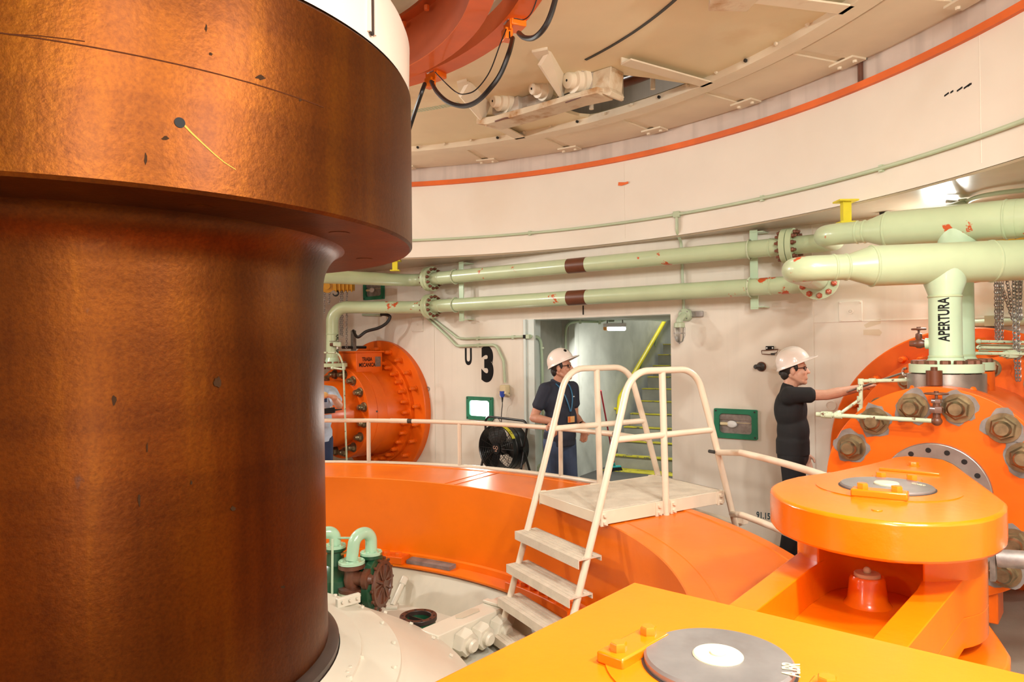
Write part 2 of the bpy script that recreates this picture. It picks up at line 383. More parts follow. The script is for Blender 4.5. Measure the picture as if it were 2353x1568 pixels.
# flat wall with the doorway
def arcpts(R, a0, a1, n): return [(R*sin(rad(a0+(a1-a0)*i/n)), R*cos(rad(a0+(a1-a0)*i/n))) for i in range(n+1)]
DL, DR, DT = -1.178, .629, 2.145
wall = struct(MB().plate([[(-6.5, 0), (DL, 0), (DL, DT), (DR, DT), (DR, 0), (6.2, 0), (6.2, 2.9), (-6.5, 2.9)]], lambda x, y, t: wal(x, y, -t), .28), 'wall_front', 'wall_paint', smooth=False)
for s0, z0, z1 in ((-2.62, 0, 2.9), (1.98, 0, 2.9)): MB().box(wal(s0, (z0+z1)/2, .002), (.012, .006, z1-z0), (WT, WN, ZZ)).build('formwork_seam', 'wall_paint', wall)
for s0, s1, z0 in ((-4.2, -2.62, 2.28), (2.0, 4.2, 2.02), (-2.9, -2.62, 1.2)): MB().box(wal((s0+s1)/2, z0, .002), (s1-s0, .005, .008), (WT, WN, ZZ)).build('formwork_seam', 'wall_paint', wall)
rear = MB().lathe([(5.25, 0), (5.25, 2.9), (5.4, 2.9), (5.4, 0)], 104, 340, n=80)
for p, q in ((pol(5.25, -20), wal(-6.45, 0)), (pol(5.25, 104), wal(6.15, 0))): rear.add([p, q, q+ZZ*2.9, p+ZZ*2.9], [(0, 1, 2, 3)])
struct(rear, 'wall_rear', 'wall_paint', ang=.5)
# doorway: painted steel jamb, concrete passage, stair
dj = struct(MB().box(wal(DL+.012, DT/2, -.12), (.03, .30, DT), (WT, WN, ZZ)), 'door_1', 'door_frame_paint')
MB().box(wal(DL+.065, DT/2, -.01), (.13, .03, DT), (WT, WN, ZZ)).build('jamb', 'door_frame_paint', dj)
MB().box(wal((DL+DR)/2, DT+.01, -.14), (DR-DL, .26, .03), (WT, WN, ZZ)).build('lintel', 'door_frame_paint', dj)
MB().box(wal(DR+.005, DT/2, -.14), (.01, .26, DT), (WT, WN, ZZ)).build('jamb', 'concrete', dj)
pw = [wal(DL-.02, 0, -.28), V((.66, 9.30, 0)), V((.74, 9.26, 0)), V((.95, 10.1, 0)), V((2.73, 13.0, 0)), V((3.4, 14.1, 0))]
b = MB()
for p, q in zip(pw, pw[1:]):
    t = (q-p).normalized(); n = V((-t.y, t.x, 0)); b.add([p, q, q+n*.2, p+n*.2, p+ZZ*4, q+ZZ*4, q+n*.2+ZZ*4, p+n*.2+ZZ*4], [(0, 1, 5, 4), (1, 2, 6, 5), (2, 3, 7, 6), (3, 0, 4, 7), (4, 5, 6, 7), (3, 2, 1, 0)])
struct(b, 'wall_passage', 'concrete', smooth=False)
SD = V((sin(rad(31)), cos(rad(31)), 0)); SR = V((SD.y, -SD.x, 0))
b = MB().box(wal(DR+.25, 2, -2.6), (.2, 4.7, 4), (WT, WN, ZZ)); b.box(pw[4]+SD*1.1+SR*1.0+ZZ*2, (5, .2, 4), (SR, SD, ZZ)); b.box(V((1.5, 10.8, 2))+SR*1.95+SD*1.6, (.2, 5.4, 4), (SR, SD, ZZ))
struct(b, 'wall_stairwell', 'concrete', smooth=False)
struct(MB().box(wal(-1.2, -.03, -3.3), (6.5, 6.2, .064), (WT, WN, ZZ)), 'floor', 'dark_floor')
struct(MB().box(wal(-.9, DT+.14, -1.35), (3.6, 2.1, .22), (WT, WN, ZZ)), 'ceiling_passage', 'concrete')
struct(MB().box(wal(-.9, 4.05, -4.5), (7.5, 6.6, .1), (WT, WN, ZZ)), 'ceiling_stairwell', 'concrete')
sf = V((1.47, 10.78, 0))
stair = thing('concrete_staircase', sf, 'concrete stairs with yellow painted step edges rising behind the doorway', 'stairs')
MB().box(sf+SR*.8-SD*.16+ZZ*.002, (1.6, .30, .012), (SR, SD, ZZ)).build('nosing', 'yellow_worn', stair)
for k in range(10):
    z0 = .185*k; p = sf+SD*(.27*k)+SR*.8
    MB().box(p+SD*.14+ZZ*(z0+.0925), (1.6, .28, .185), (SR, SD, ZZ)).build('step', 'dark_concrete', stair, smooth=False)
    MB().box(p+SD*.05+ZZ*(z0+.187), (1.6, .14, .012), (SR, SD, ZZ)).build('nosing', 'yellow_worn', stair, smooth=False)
hn = V(((pw[4]-pw[3]).y, -(pw[4]-pw[3]).x, 0)).normalized(); hp = pw[3]+hn*.09
hr = thing('stair_handrail', atpl(1422, 948, hp, hn), 'yellow tubular handrail slanting up the concrete wall over the stairs', 'handrail')
MB().tube(bend([atpl(1421, 952, hp, hn), atpl(1424, 914, hp, hn), atpl(1530, 733, hp, hn), atpl(1560, 682, hp, hn)], .1), .035, 14).build('rail', 'yellow_paint', hr)
for px, py in ((1468, 840), (1424, 925)):
    p = atpl(px, py, hp, hn); MB().tube(bend([p, p-ZZ*.10-hn*.02, p-ZZ*.10-hn*.10], .04), .018, 8).build('bracket', 'yellow_paint', hr)
for i, (x, y) in enumerate(((1508, 785), (1474, 846), (1433, 921))):
    p = atpl(x, y, pw[3]+hn*.012, hn); t = (pw[4]-pw[3]).normalized(); d = (t*.55+ZZ*.83).normalized(); e = hn.cross(d)
    solo(MB().box(p, (.05, .20, .004), (e, d, hn)), 'tape_strip', 'tape_green', p, ['strip of pale green tape high on the stair wall beside the handrail', 'strip of green tape just below the handrail bracket on the stair wall', 'strip of green tape beside the lower end of the handrail'][i], 'tape', 'tape strips on the stair wall')
# stair lamp
lp = aty(1413, 752, 9.4); la_ = V((.97, -.2, 0)).normalized(); lb = V((.2, .97, 0)).normalized()
t = thing('tube_lamp', lp, 'lit fluorescent lamp with amber end hanging in the stair doorway', 'lamp')
MB().box(lp+ZZ*.025, (.30, .11, .05), (la_, lb, ZZ)).build('housing', 'white_plastic', t, bevel=.008)
MB().box(lp-ZZ*.022+la_*.02, (.24, .09, .05), (la_, lb, ZZ)).build('tube_cover', 'tube_lens', t, bevel=.015)
MB().box(lp-ZZ*.012-la_*.125, (.05, .10, .06), (la_, lb, ZZ)).build('end_cap', 'amber', t, bevel=.012)
for k in (-.10, .10): MB().cyl(lp+la_*k+ZZ*.05, lp+la_*k+ZZ*.11, .008, n=8).build('hanger', 'galvanized', t)
# ------------------------------------------------------------------ ceiling over the pit
def zc(az): return 3.95
ceil = struct(MB().lathe([(4.28, 3.965), (4.28, 4.0), (5.08, 4.0), (5.08, 3.965)], n=140), 'ceiling', 'ceiling_cream')
for k in range(-3, 10):
    a0 = 20.95+11.6*k
    MB().lathe([(4.47, 3.952), (4.47, 3.97), (5.03, 3.97), (5.03, 3.952)], a0+.5, a0+11.1, n=10).build('panel', 'ceiling_cream', ceil, bevel=.004)
    p = pol(4.96, a0, 3.945); e = pol(1, a0)-C; q = V((e.y, -e.x, 0))
    m = MB().box(p, (.22, .14, .015), (q, e, ZZ)); cl = m.build('clamp_plate', 'ceiling_cream', ceil)
    for dx in (-.07, .07):
        MB().hexn(p+q*dx-ZZ*.005, -ZZ, .017, .02).build('bolt', 'ceiling_cream', cl)
b = MB(); 
beam = struct(MB().lathe([(4.27, 3.93), (4.27, 4.0), (4.29, 4.0), (4.29, 3.95), (4.42, 3.95), (4.42, 3.93)], n=140), 'trim_2', 'ceiling_cream')
for k in range(26):
    az = 2+4.1*k; p = pol(4.262, az, 3.965+.008*(k % 3)); MB().hexn(p, C+ZZ*p.z-p, .014, .018).build('bolt', 'ceiling_cream' if k % 3 else 'black_metal', beam)
HP = [(1398, 168), (1500, 180), (1606, 197), (1540, 226), (1440, 258), (1344, 271), (1262, 247), (1224, 243)]
hpol = [((p-C).xy.length, math.degrees(atan2(p.x-C.x, p.y-C.y))) for p in (atz(x, y, 3.985) for x, y in HP)]
ha0, ha1 = min(a for r, a in hpol), max(a for r, a in hpol); na = 24
def hspan(az):
    rs = []
    for (r1, a1), (r2, a2) in zip(hpol, hpol[1:]+hpol[:1]):
        if (a1-az)*(a2-az) <= 0 and a1 != a2: rs.append(r1+(r2-r1)*(az-a1)/(a2-a1))
    return (min(rs), max(rs)) if rs else (3.8, 3.8)
cb = MB().lathe([(3.222, 3.985), (4.29, 3.985), (4.29, 4.015), (3.222, 4.015)], ha1, ha0+360, n=90)
for i in range(na):
    a0, a1 = ha0+(ha1-ha0)*i/na, ha0+(ha1-ha0)*(i+1)/na; s0, s1 = hspan(a0+.01*(i == 0)), hspan(a1-.01*(i == na-1))
    for lo, hi in ((0, 1), (2, 3)):
        q0 = (3.222, s0[0], s0[1], 4.29); q1 = (3.222, s1[0], s1[1], 4.29)
        for z, fl_ in ((3.985, 1), (4.015, -1)):
            f4 = [pol(q0[lo], a0, z), pol(q0[hi], a0, z), pol(q1[hi], a1, z), pol(q1[lo], a1, z)]; cb.add(f4 if fl_ > 0 else f4[::-1], [(0, 1, 2, 3)])
    for e in (0, 1): cb.add([pol(s0[e], a0, 3.985), pol(s1[e], a1, 3.985), pol(s1[e], a1, 4.015), pol(s0[e], a0, 4.015)], [(0, 1, 2, 3)])
struct(cb, 'ceiling', 'ceiling_paint', smooth=False)
struct(MB().lathe([(1.9, 4.25), (2.18, 3.985), (3.223, 3.985), (3.223, 4.015), (1.9, 4.28)], n=110), 'ceiling', 'ceiling_paint', ang=.3)
struct(MB().lathe([(3.21, 3.978), (3.21, 3.984), (3.232, 3.984), (3.232, 3.978)], 54, 150, n=60), 'trim_slit_shade', 'dark_steel')  # dark strip under the plates, painting the shade of the open slit
for x0, x1, h in ((17.5, 29.6, 8),):
    v = MB()
    for k in range(22): v.lathe([(3.20, 3.983), (3.20, 3.9854), (3.275, 3.9854), (3.275, 3.983)], x0+.55*k, x0+.55*k+.38, n=1)
    o = struct(v, 'trim_4', 'conduit_green'); 
struct(MB().lathe([(0, 4.9), (0, 5.0), (5.2, 5.0), (5.2, 4.9)], n=48), 'ceiling_slab', 'concrete')
# radial beams meeting the curved beam
for az, R0, R1 in ((29.2, 3.62, 4.30), (57.0, 3.42, 4.30), (75.4, 3.0, 4.30), (0, 3.25, 4.3)):
    e = (pol(1, az)-C); q = V((e.y, -e.x, 0)); o = thing('ceiling_beam', pol(R0, az, 3.93), {29.2: 'cream radial ceiling angle beam left of the open hatch', 57.0: 'cream radial ceiling beam running from the bearing bracket right of the hatch', 75.4: 'cream radial ceiling beam at the top edge nearest the right', 0: 'cream radial ceiling beam hidden behind the shaft'}[az], 'beam', 'radial beams under the pit ceiling')
    MB().box(pol((R0+R1)/2, az, 3.96), (.012, R1-R0, .05), (q, e, ZZ)).build('web', 'ceiling_cream', o)
    MB().box(pol((R0+R1)/2, az, 3.936)+q*.05, (.11, R1-R0, .012), (q, e, ZZ)).build('flange', 'ceiling_cream', o)
    for k in range(4): MB().hexn(pol(R0+.1+(R1-R0-.2)*k/3, az, 3.962)-q*.006, -q, .014, .016).build('bolt', 'ceiling_cream', o)
# what shows through the hatch
b = MB(); pa = [pol(4.24, az, 4.19) for az in range(34, 62, 2)]
solo(MB().tube(pa, .045, 12), 'hatch_pipe', 'pipe_brown', pa[0], 'dark brown pipe running behind the open ceiling hatch', 'pipe')
hrail = thing('hatch_railing', pol(4.12, 50, 4.06), 'pale post and mesh railing seen up through the ceiling hatch', 'railing')
for az in (42.2, 46.8, 51.6, 55): MB().tube([pol(4.14, az, 4.0), pol(4.14, az, 4.8)], .022, 10).build('post', 'ceiling_cream', hrail)
for z in (4.18, 4.36): MB().tube([pol(4.14, az, z) for az in (51.6, 53.3, 55)], .014, 8).build('rail', 'ceiling_cream', hrail)
m = MB()
for k in range(12): m.tube([pol(4.14, 51.8+.28*k, 4.2), pol(4.14, 51.8+.28*k, 4.36)], .003, 4)
mm = m.build('mesh_panel', 'ceiling_cream', hrail); mm['kind'] = 'stuff'
# orange oil gutter ring round the shaft
gut = thing('oil_gutter', C+ZZ*3.7, 'orange steel gutter ring round the shaft under the ceiling', 'gutter')
MB().lathe([(1.985, 3.70), (1.985, 3.715), (1.875, 3.715), (1.875, 4.0), (1.865, 4.0), (1.865, 3.70)], n=120).build('trough', 'orange_dark', gut)
MB().lathe([(1.86, 3.695), (1.99, 3.695), (1.99, 3.702), (1.86, 3.702)], n=120).build('flange', 'orange_dull', gut)
MB().lathe([(1.79, 4.0), (1.79, 4.02), (1.90, 4.02), (1.90, 4.0)], n=120).build('upper_flange', 'orange_dark', gut)
for k in range(9): p = pol(1.83, 20+9*k, 3.985); MB().hexn(p, -ZZ, .018, .03).build('bolt', 'orange_dull', gut)
rl = thing('cable_trolley_rail', C+ZZ*3.8, 'orange curved cable rail hung under the ceiling around the gutter', 'rail')
MB().lathe([(2.17, 3.80), (2.17, 3.93), (2.185, 3.93), (2.185, 3.815), (2.30, 3.815), (2.30, 3.80)], n=120).build('rail', 'orange_dull', rl)
for az in (36, 52.5, 68, 84): MB().box(pol(2.24, az, 3.93), (.09, .14, .24), (V((cos(rad(az)), -sin(rad(az)), 0)), V((sin(rad(az)), cos(rad(az)), 0)), ZZ)).build('hanger', 'orange_dull', rl)
br = []
for i, az in enumerate((42.0, 67.0)):
    e = pol(1, az)-C; q = V((e.y, -e.x, 0)); p = pol(2.20, az, 3.78); br.append(p)
    o = thing('cable_bracket', p, ['orange cable clamp on the ceiling rail nearest the shaft', 'orange cable clamp higher up the ceiling rail with a screw cluster'][i], 'bracket', 'cable clamps on the ceiling rail')
    MB().box(p+ZZ*.03, (.10, .012, .14), (q, e, ZZ)).build('plate', 'orange_paint', o); MB().box(p+e*.05+ZZ*.03, (.12, .10, .09), (q, e, ZZ)).build('body', 'orange_paint', o, bevel=.006)
    MB().box(p-ZZ*.055-q*.01, (.07, .05, .07), (q, e, ZZ)).build('clamp', 'orange_paint', o, bevel=.004)
    for dx in (-.028, .03): MB().cyl(p-ZZ*.09+q*dx, p-ZZ*.05+q*dx, .004, n=6).build('stud', 'black_metal', o)
    MB().cyl(p-e*.008+ZZ*.02-q*.03, p-e*.008+ZZ*.02+q*.04, .008, n=8).build('pin', 'chrome', o)
    if i:
        for k in range(5): MB().hexn(p-e*.01+ZZ*(.08+.015*(k % 2))+q*(.025*(k-2)), -e, .009, .012).build('screw', 'chrome', o)
def sag(a, b_, lowpx, zlow, n=18):
    m = atz(lowpx[0], lowpx[1], zlow); ctrl = 2*m-(a+b_)/2
    return [a*(1-t)**2+ctrl*2*t*(1-t)+b_*t*t for t in [i/n for i in range(n+1)]]
def spl(pts, n=8):
    pts = [V(p) for p in pts]; out = []
    for i in range(len(pts)-1):
        p0 = pts[max(i-1, 0)]; p1, p2 = pts[i], pts[i+1]; p3 = pts[min(i+2, len(pts)-1)]
        for k in range(n): t = k/n; out.append(.5*((2*p1)+(p2-p0)*t+(2*p0-5*p1+4*p2-p3)*t*t+(3*p1-p0-3*p2+p3)*t**3))
    return out+[pts[-1]]
def cable(path, r, m, label, nm='festoon_cable', cat='cable', group=None, n=8):
    return solo(MB().tube(path, r, n), nm, m, path[0], label, cat, group)
def atr2(x, y, R): return atR(x, y, R)
fp = [(991, 188), (1005, 213), (1030, 235), (1064, 244), (1095, 234), (1125, 205), (1150, 170), (1170, 120), (1178, 88)]
def fz(i, n, z0, zl, z1): t = i/(n-1); return z0*(1-t)+z1*t-(z0+z1-2*zl)/2*4*t*(1-t)
cable(spl([atz(x, y, fz(i, len(fp), 3.70, 3.30, 3.70)) for i, (x, y) in enumerate(fp)]), .015, 'black_rubber', 'thick black cable looping between the two orange ceiling clamps', group='hanging ceiling cables')
fp = [(976, 193), (968, 215), (952, 262), (940, 300)]
cable(spl([atz(x, y, 3.70-.09*i) for i, (x, y) in enumerate(fp)]), .015, 'black_rubber', 'thick black cable dropping from the clamp behind the shaft flange', group='hanging ceiling cables')
fp = [(1192, 76), (1206, 87), (1228, 86), (1250, 65), (1267, 30), (1282, -25)]
cable(spl([atz(x, y, fz(i, len(fp), 3.70, 3.5, 3.72)) for i, (x, y) in enumerate(fp)]), .015, 'black_rubber', 'thick black cable rising to the top edge from the upper clamp', group='hanging ceiling cables')
fp = [(1000, 166), (1025, 192), (1050, 213), (1070, 216), (1095, 205), (1125, 165), (1150, 100), (1168, 55)]
cable(spl([atz(x, y, fz(i, len(fp), 3.75, 3.42, 3.8)) for i, (x, y) in enumerate(fp)]), .004, 'black_rubber', 'thin black wire looping above the thick ceiling cable', group='hanging ceiling cables', n=6)
fp = [(1172, 46), (1182, 42), (1205, 44), (1222, 28), (1236, -10)]
cable(spl([atz(x, y, 3.8) for i, (x, y) in enumerate(fp)]), .004, 'black_rubber', 'thin black wire rising from the upper clamp screws', group='hanging ceiling cables', n=6)
# ================================================================== SHAFT AND HEAD COVER
sh = thing('turbine_shaft', C+ZZ*.3, 'huge copper-brown varnished turbine shaft with a wide flange on the left', 'shaft')
RS, RF, zb, zt = 1.085, 1.539, 2.335, 3.114
prof = [(RS+.012, .345), (RS+.004, .8), (RS, 1.4), (RS, zb-.19)]
for i in range(1, 9): t = pi/2*i/8; prof.append((RS+.11*(1-cos(t)), zb-.14+.14*sin(t)-.05*(1-i/8)))
MB().lathe(prof, n=160, closed=False).build('shaft_body', 'shaft_varnish', sh, ang=1)
MB().lathe([(RS+.10, zb), (RF-.012, zb), (RF, zb+.012), (RF, zt-.02), (RF-.02, zt), (1.0, zt)], n=180, closed=False).build('flange', 'shaft_varnish', sh, ang=.5)
MB().lathe([(1.528, zt), (1.53, zt+.02), (1.535, 3.36), (1.52, 3.40), (1.0, 3.40)], n=160, closed=False).build('coupling_cover', 'cover_cream', sh, ang=.5)
e = atR  # seam of the cover, plug hole
def rof(x, y, R):  # near intersection with a cylinder round the axis
    d = ray(x, y); a = d.x**2+d.y**2; b = -2*(d.x*C.x+d.y*C.y); q = C.x**2+C.y**2-R*R; return O+d*((-b-sqrt(b*b-4*a*q))/(2*a))
ps = rof(853, 40, 1.535); rd = (V((ps.x, ps.y, 0))-C).normalized(); tg = ZZ.cross(rd)
MB().box(V((ps.x, ps.y, 3.27)), (.030, .012, .25), (tg, rd, ZZ)).build('seam_strip', 'seal_dark', sh)
for dx in (-.022, .022): MB().box(V((ps.x, ps.y, 3.27))+tg*dx, (.012, .02, .25), (tg, rd, ZZ)).build('seam_edge', 'cover_cream', sh)
MB().disc(rof(853, 76, 1.538), rd, .012, .006, 12).build('bolt', 'black_metal', sh)
ph = rof(413, 282, RF); r2 = (V((ph.x, ph.y, 0))-C).normalized(); MB().disc(ph-r2*.001, r2, .0165, .003, 20).build('plug_hole', 'black_paint', sh)
def onflange(pts, w, m, nm, lift=.0012):
    for R, P in ((RF, pts),):
        q = [rof(x, y, RF+lift) for x, y in P]; b = MB(); n = len(q); up = []
        vs = []
        for i in range(n):
            t = (q[min(i+1, n-1)]-q[max(i-1, 0)]).normalized(); rr = (V((q[i].x, q[i].y, 0))-C).normalized(); s_ = rr.cross(t); wi = w*(1-.75*i/n) if nm == 'scratch' else w
            vs += [q[i]-s_*wi, q[i]+s_*wi]
        b.add(vs, [(2*i, 2*i+1, 2*i+3, 2*i+2) for i in range(n-1)]); return b.build(nm, m, sh)
mat('scratch', (.50, .25, .04), .6, spec=.1)
mat('flange_line', (.05, .014, .004), .7, spec=.05)
onflange([(421, 285), (440, 305), (463, 327), (490, 352), (515, 373), (542, 390)], .0032, 'scratch', 'scratch')
onflange([(20+i*35, y) for i, y in enumerate((78, 80, 82, 86, 90, 95))], .0014, 'flange_line', 'scribed_line')
for k, (x, y, R, w, h) in enumerate(((380, 318, RF, 9, 5), (600, 178, RF, 13, 6), (485, 124, RF, 5, 4), (474, 65, RF, 3, 9), (335, 365, RF, 5, 14), (500, 878, RS, 9, 13), (262, 920, RS, 6, 13), (535, 1170, RS, 8, 6), (450, 1482, RS, 10, 12), (338, 1030, RS, 2, 14), (320, 1150, RS, 3, 18), (690, 230, RF, 4, 3), (440, 1110, RS, 3, 5), (650, 1350, RS, 6, 4))):
    random.seed(k); b = MB(); R += .0012 if R == RF else .004
    m_ = 11; b.add([rof(x+w*cos(2*pi*i/m_)*random.uniform(.5, 1.2), y+h*sin(2*pi*i/m_)*random.uniform(.5, 1.2), R) for i in range(m_)], [tuple(range(m_))]); b.build('smudge', 'smudge', sh, smooth=False)
b = MB()
zl = rof(100, 90, RF).z
MB().lathe([(RF+.0012, zl+.002), (RF+.0012, zl-.002), (RF-.01, zl-.002), (RF-.01, zl+.002)], 120, 190, n=60).build('scribed_line', 'flange_line', sh)
MB().lathe([(1.04, .32), (1.04, .365), (1.12, .362), (1.15, .345), (1.15, .31)], n=120).build('shaft_seal', 'seal_dark', sh)
for az in (20, 65, 105, 135): MB().disc(pol(1.33, az, zb-.001), -ZZ, .045, .001, 20).build('plug', 'shaft_varnish', sh)
hc = thing('head_cover', C, 'cream conical turbine head cover bolted round the foot of the shaft', 'cover')
MB().lathe([(1.14, .2), (1.155, .315), (1.262, .292), (1.268, .262), (1.3, .2)], n=120).build('inner_ring', 'cream_pit', hc, ang=.4)
MB().lathe([(1.25, .2), (1.262, .275), (1.462, .243), (1.468, .222), (1.45, .15)], n=120).build('middle_ring', 'cream_pit', hc, ang=.4)
MB().lathe([(1.44, .1), (1.455, .232), (1.88, .0), (1.885, -.012), (1.86, -.2), (1.7, -.2)], n=120).build('cone', 'cream_pit', hc, ang=.4)
bm_ = hexmesh('cover_bolt', .013, .014, 'cream_pit')
for R, z, dz, n, a0 in ((1.435, .248, .16, 30, 2), (1.80, .045, .54, 40, 4)):
    nn = V((0, 0, 1))
    for k in range(n):
        az = a0+360/n*k
        if -10 < az < 140 or az > 350: e = pol(1, az)-C; inst('bolt', bm_, hc, frame(pol(R, az, z), ZZ+e*dz))
p = atz(800, 1388, .27); e = (V((p.x, p.y, 0))-C).normalized(); q = ZZ.cross(e)
MB().box(p+ZZ*.02, (.03, .16, .06), (q, e, ZZ)).build('bracket', 'cream_pit', hc, bevel=.006)
for k in (-.05, .0, .05): MB().hexn(p+q*-.016+e*k+ZZ*.026, -q, .009, .014).build('bolt', 'cream_pit', hc)
jp = atz(790, 1508, .29); e = (V((jp.x, jp.y, 0))-C).normalized()
MB().box(V((jp.x, jp.y, .262)), (.010, .20, .05), (ZZ.cross(e), e, ZZ)).build('joint_strip', 'cream_pit', hc)
for x, y in ((803, 1536), (803, 1558), (796, 1548)): MB().hexn(atz(x, y, .29)-ZZ*.012, ZZ, .015, .022).build('bolt', 'cream_pit', hc)
# stay beam with the giant nuts
be0, be1 = atz(998, 1449, .03), atz(1136, 1390, .03); bd = (be1-be0).normalized(); be1 = be0+bd*(pol(2.5, 50)-C).length*.27; bq = V((bd.y, -bd.x, 0))
sb = thing('stay_beam', be0-ZZ*.2, 'cream box beam with three giant hexagon nuts across the pit', 'beam')
L_ = (be1-be0).length
MB().box((be0+be1)/2-ZZ*.10, (L_+.1, .17, .2), (bd, bq, ZZ)).build('box', 'cream_pit', sb, bevel=.006)
MB().box(be1-bd*.10+ZZ*.012, (.05, .17, .02), (bd, bq, ZZ)).build('end_strip', 'cream_pit', sb, bevel=.004)
MB().prism([(-.08, -.035), (.08, -.035), (.11, 0), (.08, .035), (-.08, .035), (-.11, 0)], (be0+be1)/2-bq*.03+ZZ*.001, (bd, bq, ZZ), .004).build('slot', 'cream_wall', sb)
nm_ = hexmesh('giant_nut', .085, .08, 'cream_pit', .045, .05)
bp_, bn_ = be0+bq*.085, bq
for x, y, of in ((1060, 1472, .02), (1098, 1457, .02), (1140, 1440, .02)):
    p = atpl(x, y, bp_, bn_); inst('nut', nm_, sb, frame(p, (bq-ZZ*.1).normalized(), ZZ))
# leaning bar, open flanged stub
lb0, lb1 = atR(902, 1392, 2.42), atR(928, 1336, 2.58)
o = thing('leaning_strut', lb0, 'cream strut leaning against the pit wall beside the rusty cover wheel', 'strut')
MB().tube([lb0+ZZ*.0, lb1], .022, 10).build('bar', 'cream_pit', o)
lbd = (lb1-lb0).normalized(); lbx = lbd.cross(V((0, 1, 0))).normalized(); MB().box(lb1, (.055, .05, .07), (lbx, lbd.cross(lbx), lbd)).build('head', 'cream_pit', o, bevel=.01); MB().box(V((lb0.x, lb0.y, -.19)), (.09, .09, .02)).build('foot', 'cream_pit', o, bevel=.004)
sp = V((-.665, 4.93, -.2))
o = thing('flanged_stub', sp, 'short green pipe stub with a dark open top flange on the pit floor', 'pipe stub')
MB().rev(sp, ZZ, [(0, .118), (.17, .118), (.17, .09), (.02, .09), (.02, 0)], 40).build('pipe', 'dark_green', o)
MB().disc(sp+ZZ*.12, ZZ, .09, .01, 30).build('bore_shade_disc', 'seal_dark', o)  # dark disc added inside the stub, shading its open bore by colour
MB().ringd(sp+ZZ*.16, ZZ, .088, .128, .03, 40).build('flange', 'seal_dark', o, bevel=.003)
MB().box(sp+ZZ*.15, (.006, .17, .04), (V((.6, .8, 0)), V((-.8, .6, 0)), ZZ)).build('web', 'seal_dark', o)
for k in range(10): MB().disc(sp+V((.108*cos(.63*k), .108*sin(.63*k), .19)), ZZ, .008, .003, 8).build('bolt_hole', 'black_metal', o)
# ================================================================== REGULATING RING
rr = thing('regulating_ring', C+ZZ*.04, 'huge orange regulating ring circling the shaft with a lug plate nearest the camera', 'ring')
MB().lathe([(2.81, .04), (2.81, .714), (2.816, .72), (3.512, .72), (3.52, .712), (3.52, .04)], n=200).build('ring_body', 'orange_paint', rr, ang=.5)
MB().lathe([(3.44, .72), (3.445, .726), (3.505, .726), (3.51, .72)], n=160).build('rim', 'orange_paint', rr, ang=.5)
MB().lathe([(2.79, .04), (2.79, .105), (2.812, .115), (2.812, .04)], n=160).build('fillet', 'orange_paint', rr, ang=.5)
MB().lathe([(2.665, .032), (2.66, .042), (2.66, .052), (2.80, .06), (2.80, .032)], n=160).build('lower_flange', 'orange_paint', rr, ang=.4)
for az in (31.5, 33.5): 
    e = pol(1, az)-C; MB().box(pol(3.165, az, .722), (.012, .70, .004), (V((e.y, -e.x, 0)), e, ZZ)).build('joint', 'orange_paint', rr)
MB().lathe([(2.925, .7205), (2.928, .723), (2.936, .723), (2.939, .7205)], 58, 112, n=60).build('weld_line', 'orange_paint', rr)
rb = hexmesh('ring_bolt', .030, .030, 'orange_cast')
def keeper(a0, a1, n, m='orange_cast'):
    o = MB().lathe([(2.655, .056), (2.655, .108), (2.66, .112), (2.782, .112), (2.782, .056)], a0, a1, n=14).build('clamp_segment', m, rr, ang=.4)
    for k in range(n): inst('bolt', rb, o, frame(pol(2.70, a0+(a1-a0)*(k+.5)/n, .112), ZZ, V((cos(k), sin(k), 0))))
keeper(17.5, 24.6, 3); keeper(47.6, 63.2, 7); keeper(70, 86, 7); keeper(-22, -6, 6)
MB().lathe([(2.70, .056), (2.70, .085), (2.79, .09), (2.79, .056)], 25, 34, n=10).build('bare_strip', 'scraped_steel', rr)
# lug plate and its pin
PL = .274; PA = 3.056
MB().prism([(-.5, 2.595), (.672, 2.595), (.672, 3.80), (-.5, 3.80)], C+ZZ*1.0, (UU, VV, ZZ), .08).build('lug_plate', 'orange_paint', rr, bevel=.006)
MB().box(la(-.2, 3.1, .86), (.5, 1.0, .285), (UU, VV, ZZ)).build('lug_block', 'orange_paint', rr)
lpx = thing('link_pin', la(PL, PA, .72), 'grey steel pin disc with cream cap in the orange lug plate, marked in pen', 'pin')
MB().ringd(la(PL, PA, 1.0795), ZZ, .172, .262, .005, 64).build('collar', 'orange_paint', lpx)
MB().disc(la(PL, PA, 1.06), ZZ, .170, .045, 72, .006).build('pin_disc', 'pin_steel', lpx)
MB().ringd(la(PL, PA, 1.078), ZZ, .169, .176, .009, 64).build('gap_ring', 'dark_steel', lpx)
MB().disc(la(PL, PA, 1.10), ZZ, .058, .010, 40, .003).build('cap', 'pin_cap', lpx); MB().disc(la(PL, PA, 1.11), ZZ, .018, .004, 24, .001).build('cap_centre', 'pin_cap', lpx)
MB().cyl(la(PL, PA, .74), la(PL, PA, 1.06), .165, n=40).build('pin_body', 'steel', lpx)
hb = hexmesh('keeper_bolt', .021, .020, 'orange_gloss')
def keeper_plate(parent, c, d, l, w, z, h=.028, nb=2, sp=.13):
    d = V(d).normalized(); q = V((-d.y, d.x, 0)); c = V((c.x, c.y, z))
    o = MB().box(c+ZZ*h/2, (l, w, h), (d, q, ZZ)).build('keeper_plate', 'orange_gloss', parent, bevel=.005)
    for k in range(nb): inst('bolt', hb, o, frame(c+ZZ*h+d*(sp*(k-.5)), ZZ, V((cos(k+.4), sin(k+.4), 0))))
d1 = (la(.295, 2.853)-la(.158, 2.849)); keeper_plate(lpx, la(.213, 2.868), UU+VV*.05, .205, .075, 1.08)
keeper_plate(lpx, atz(1903, 1574, 1.11)-UU*.065, UU-VV*.03, .205, .075, 1.08)
def onz(z): return lambda x, y, t: None
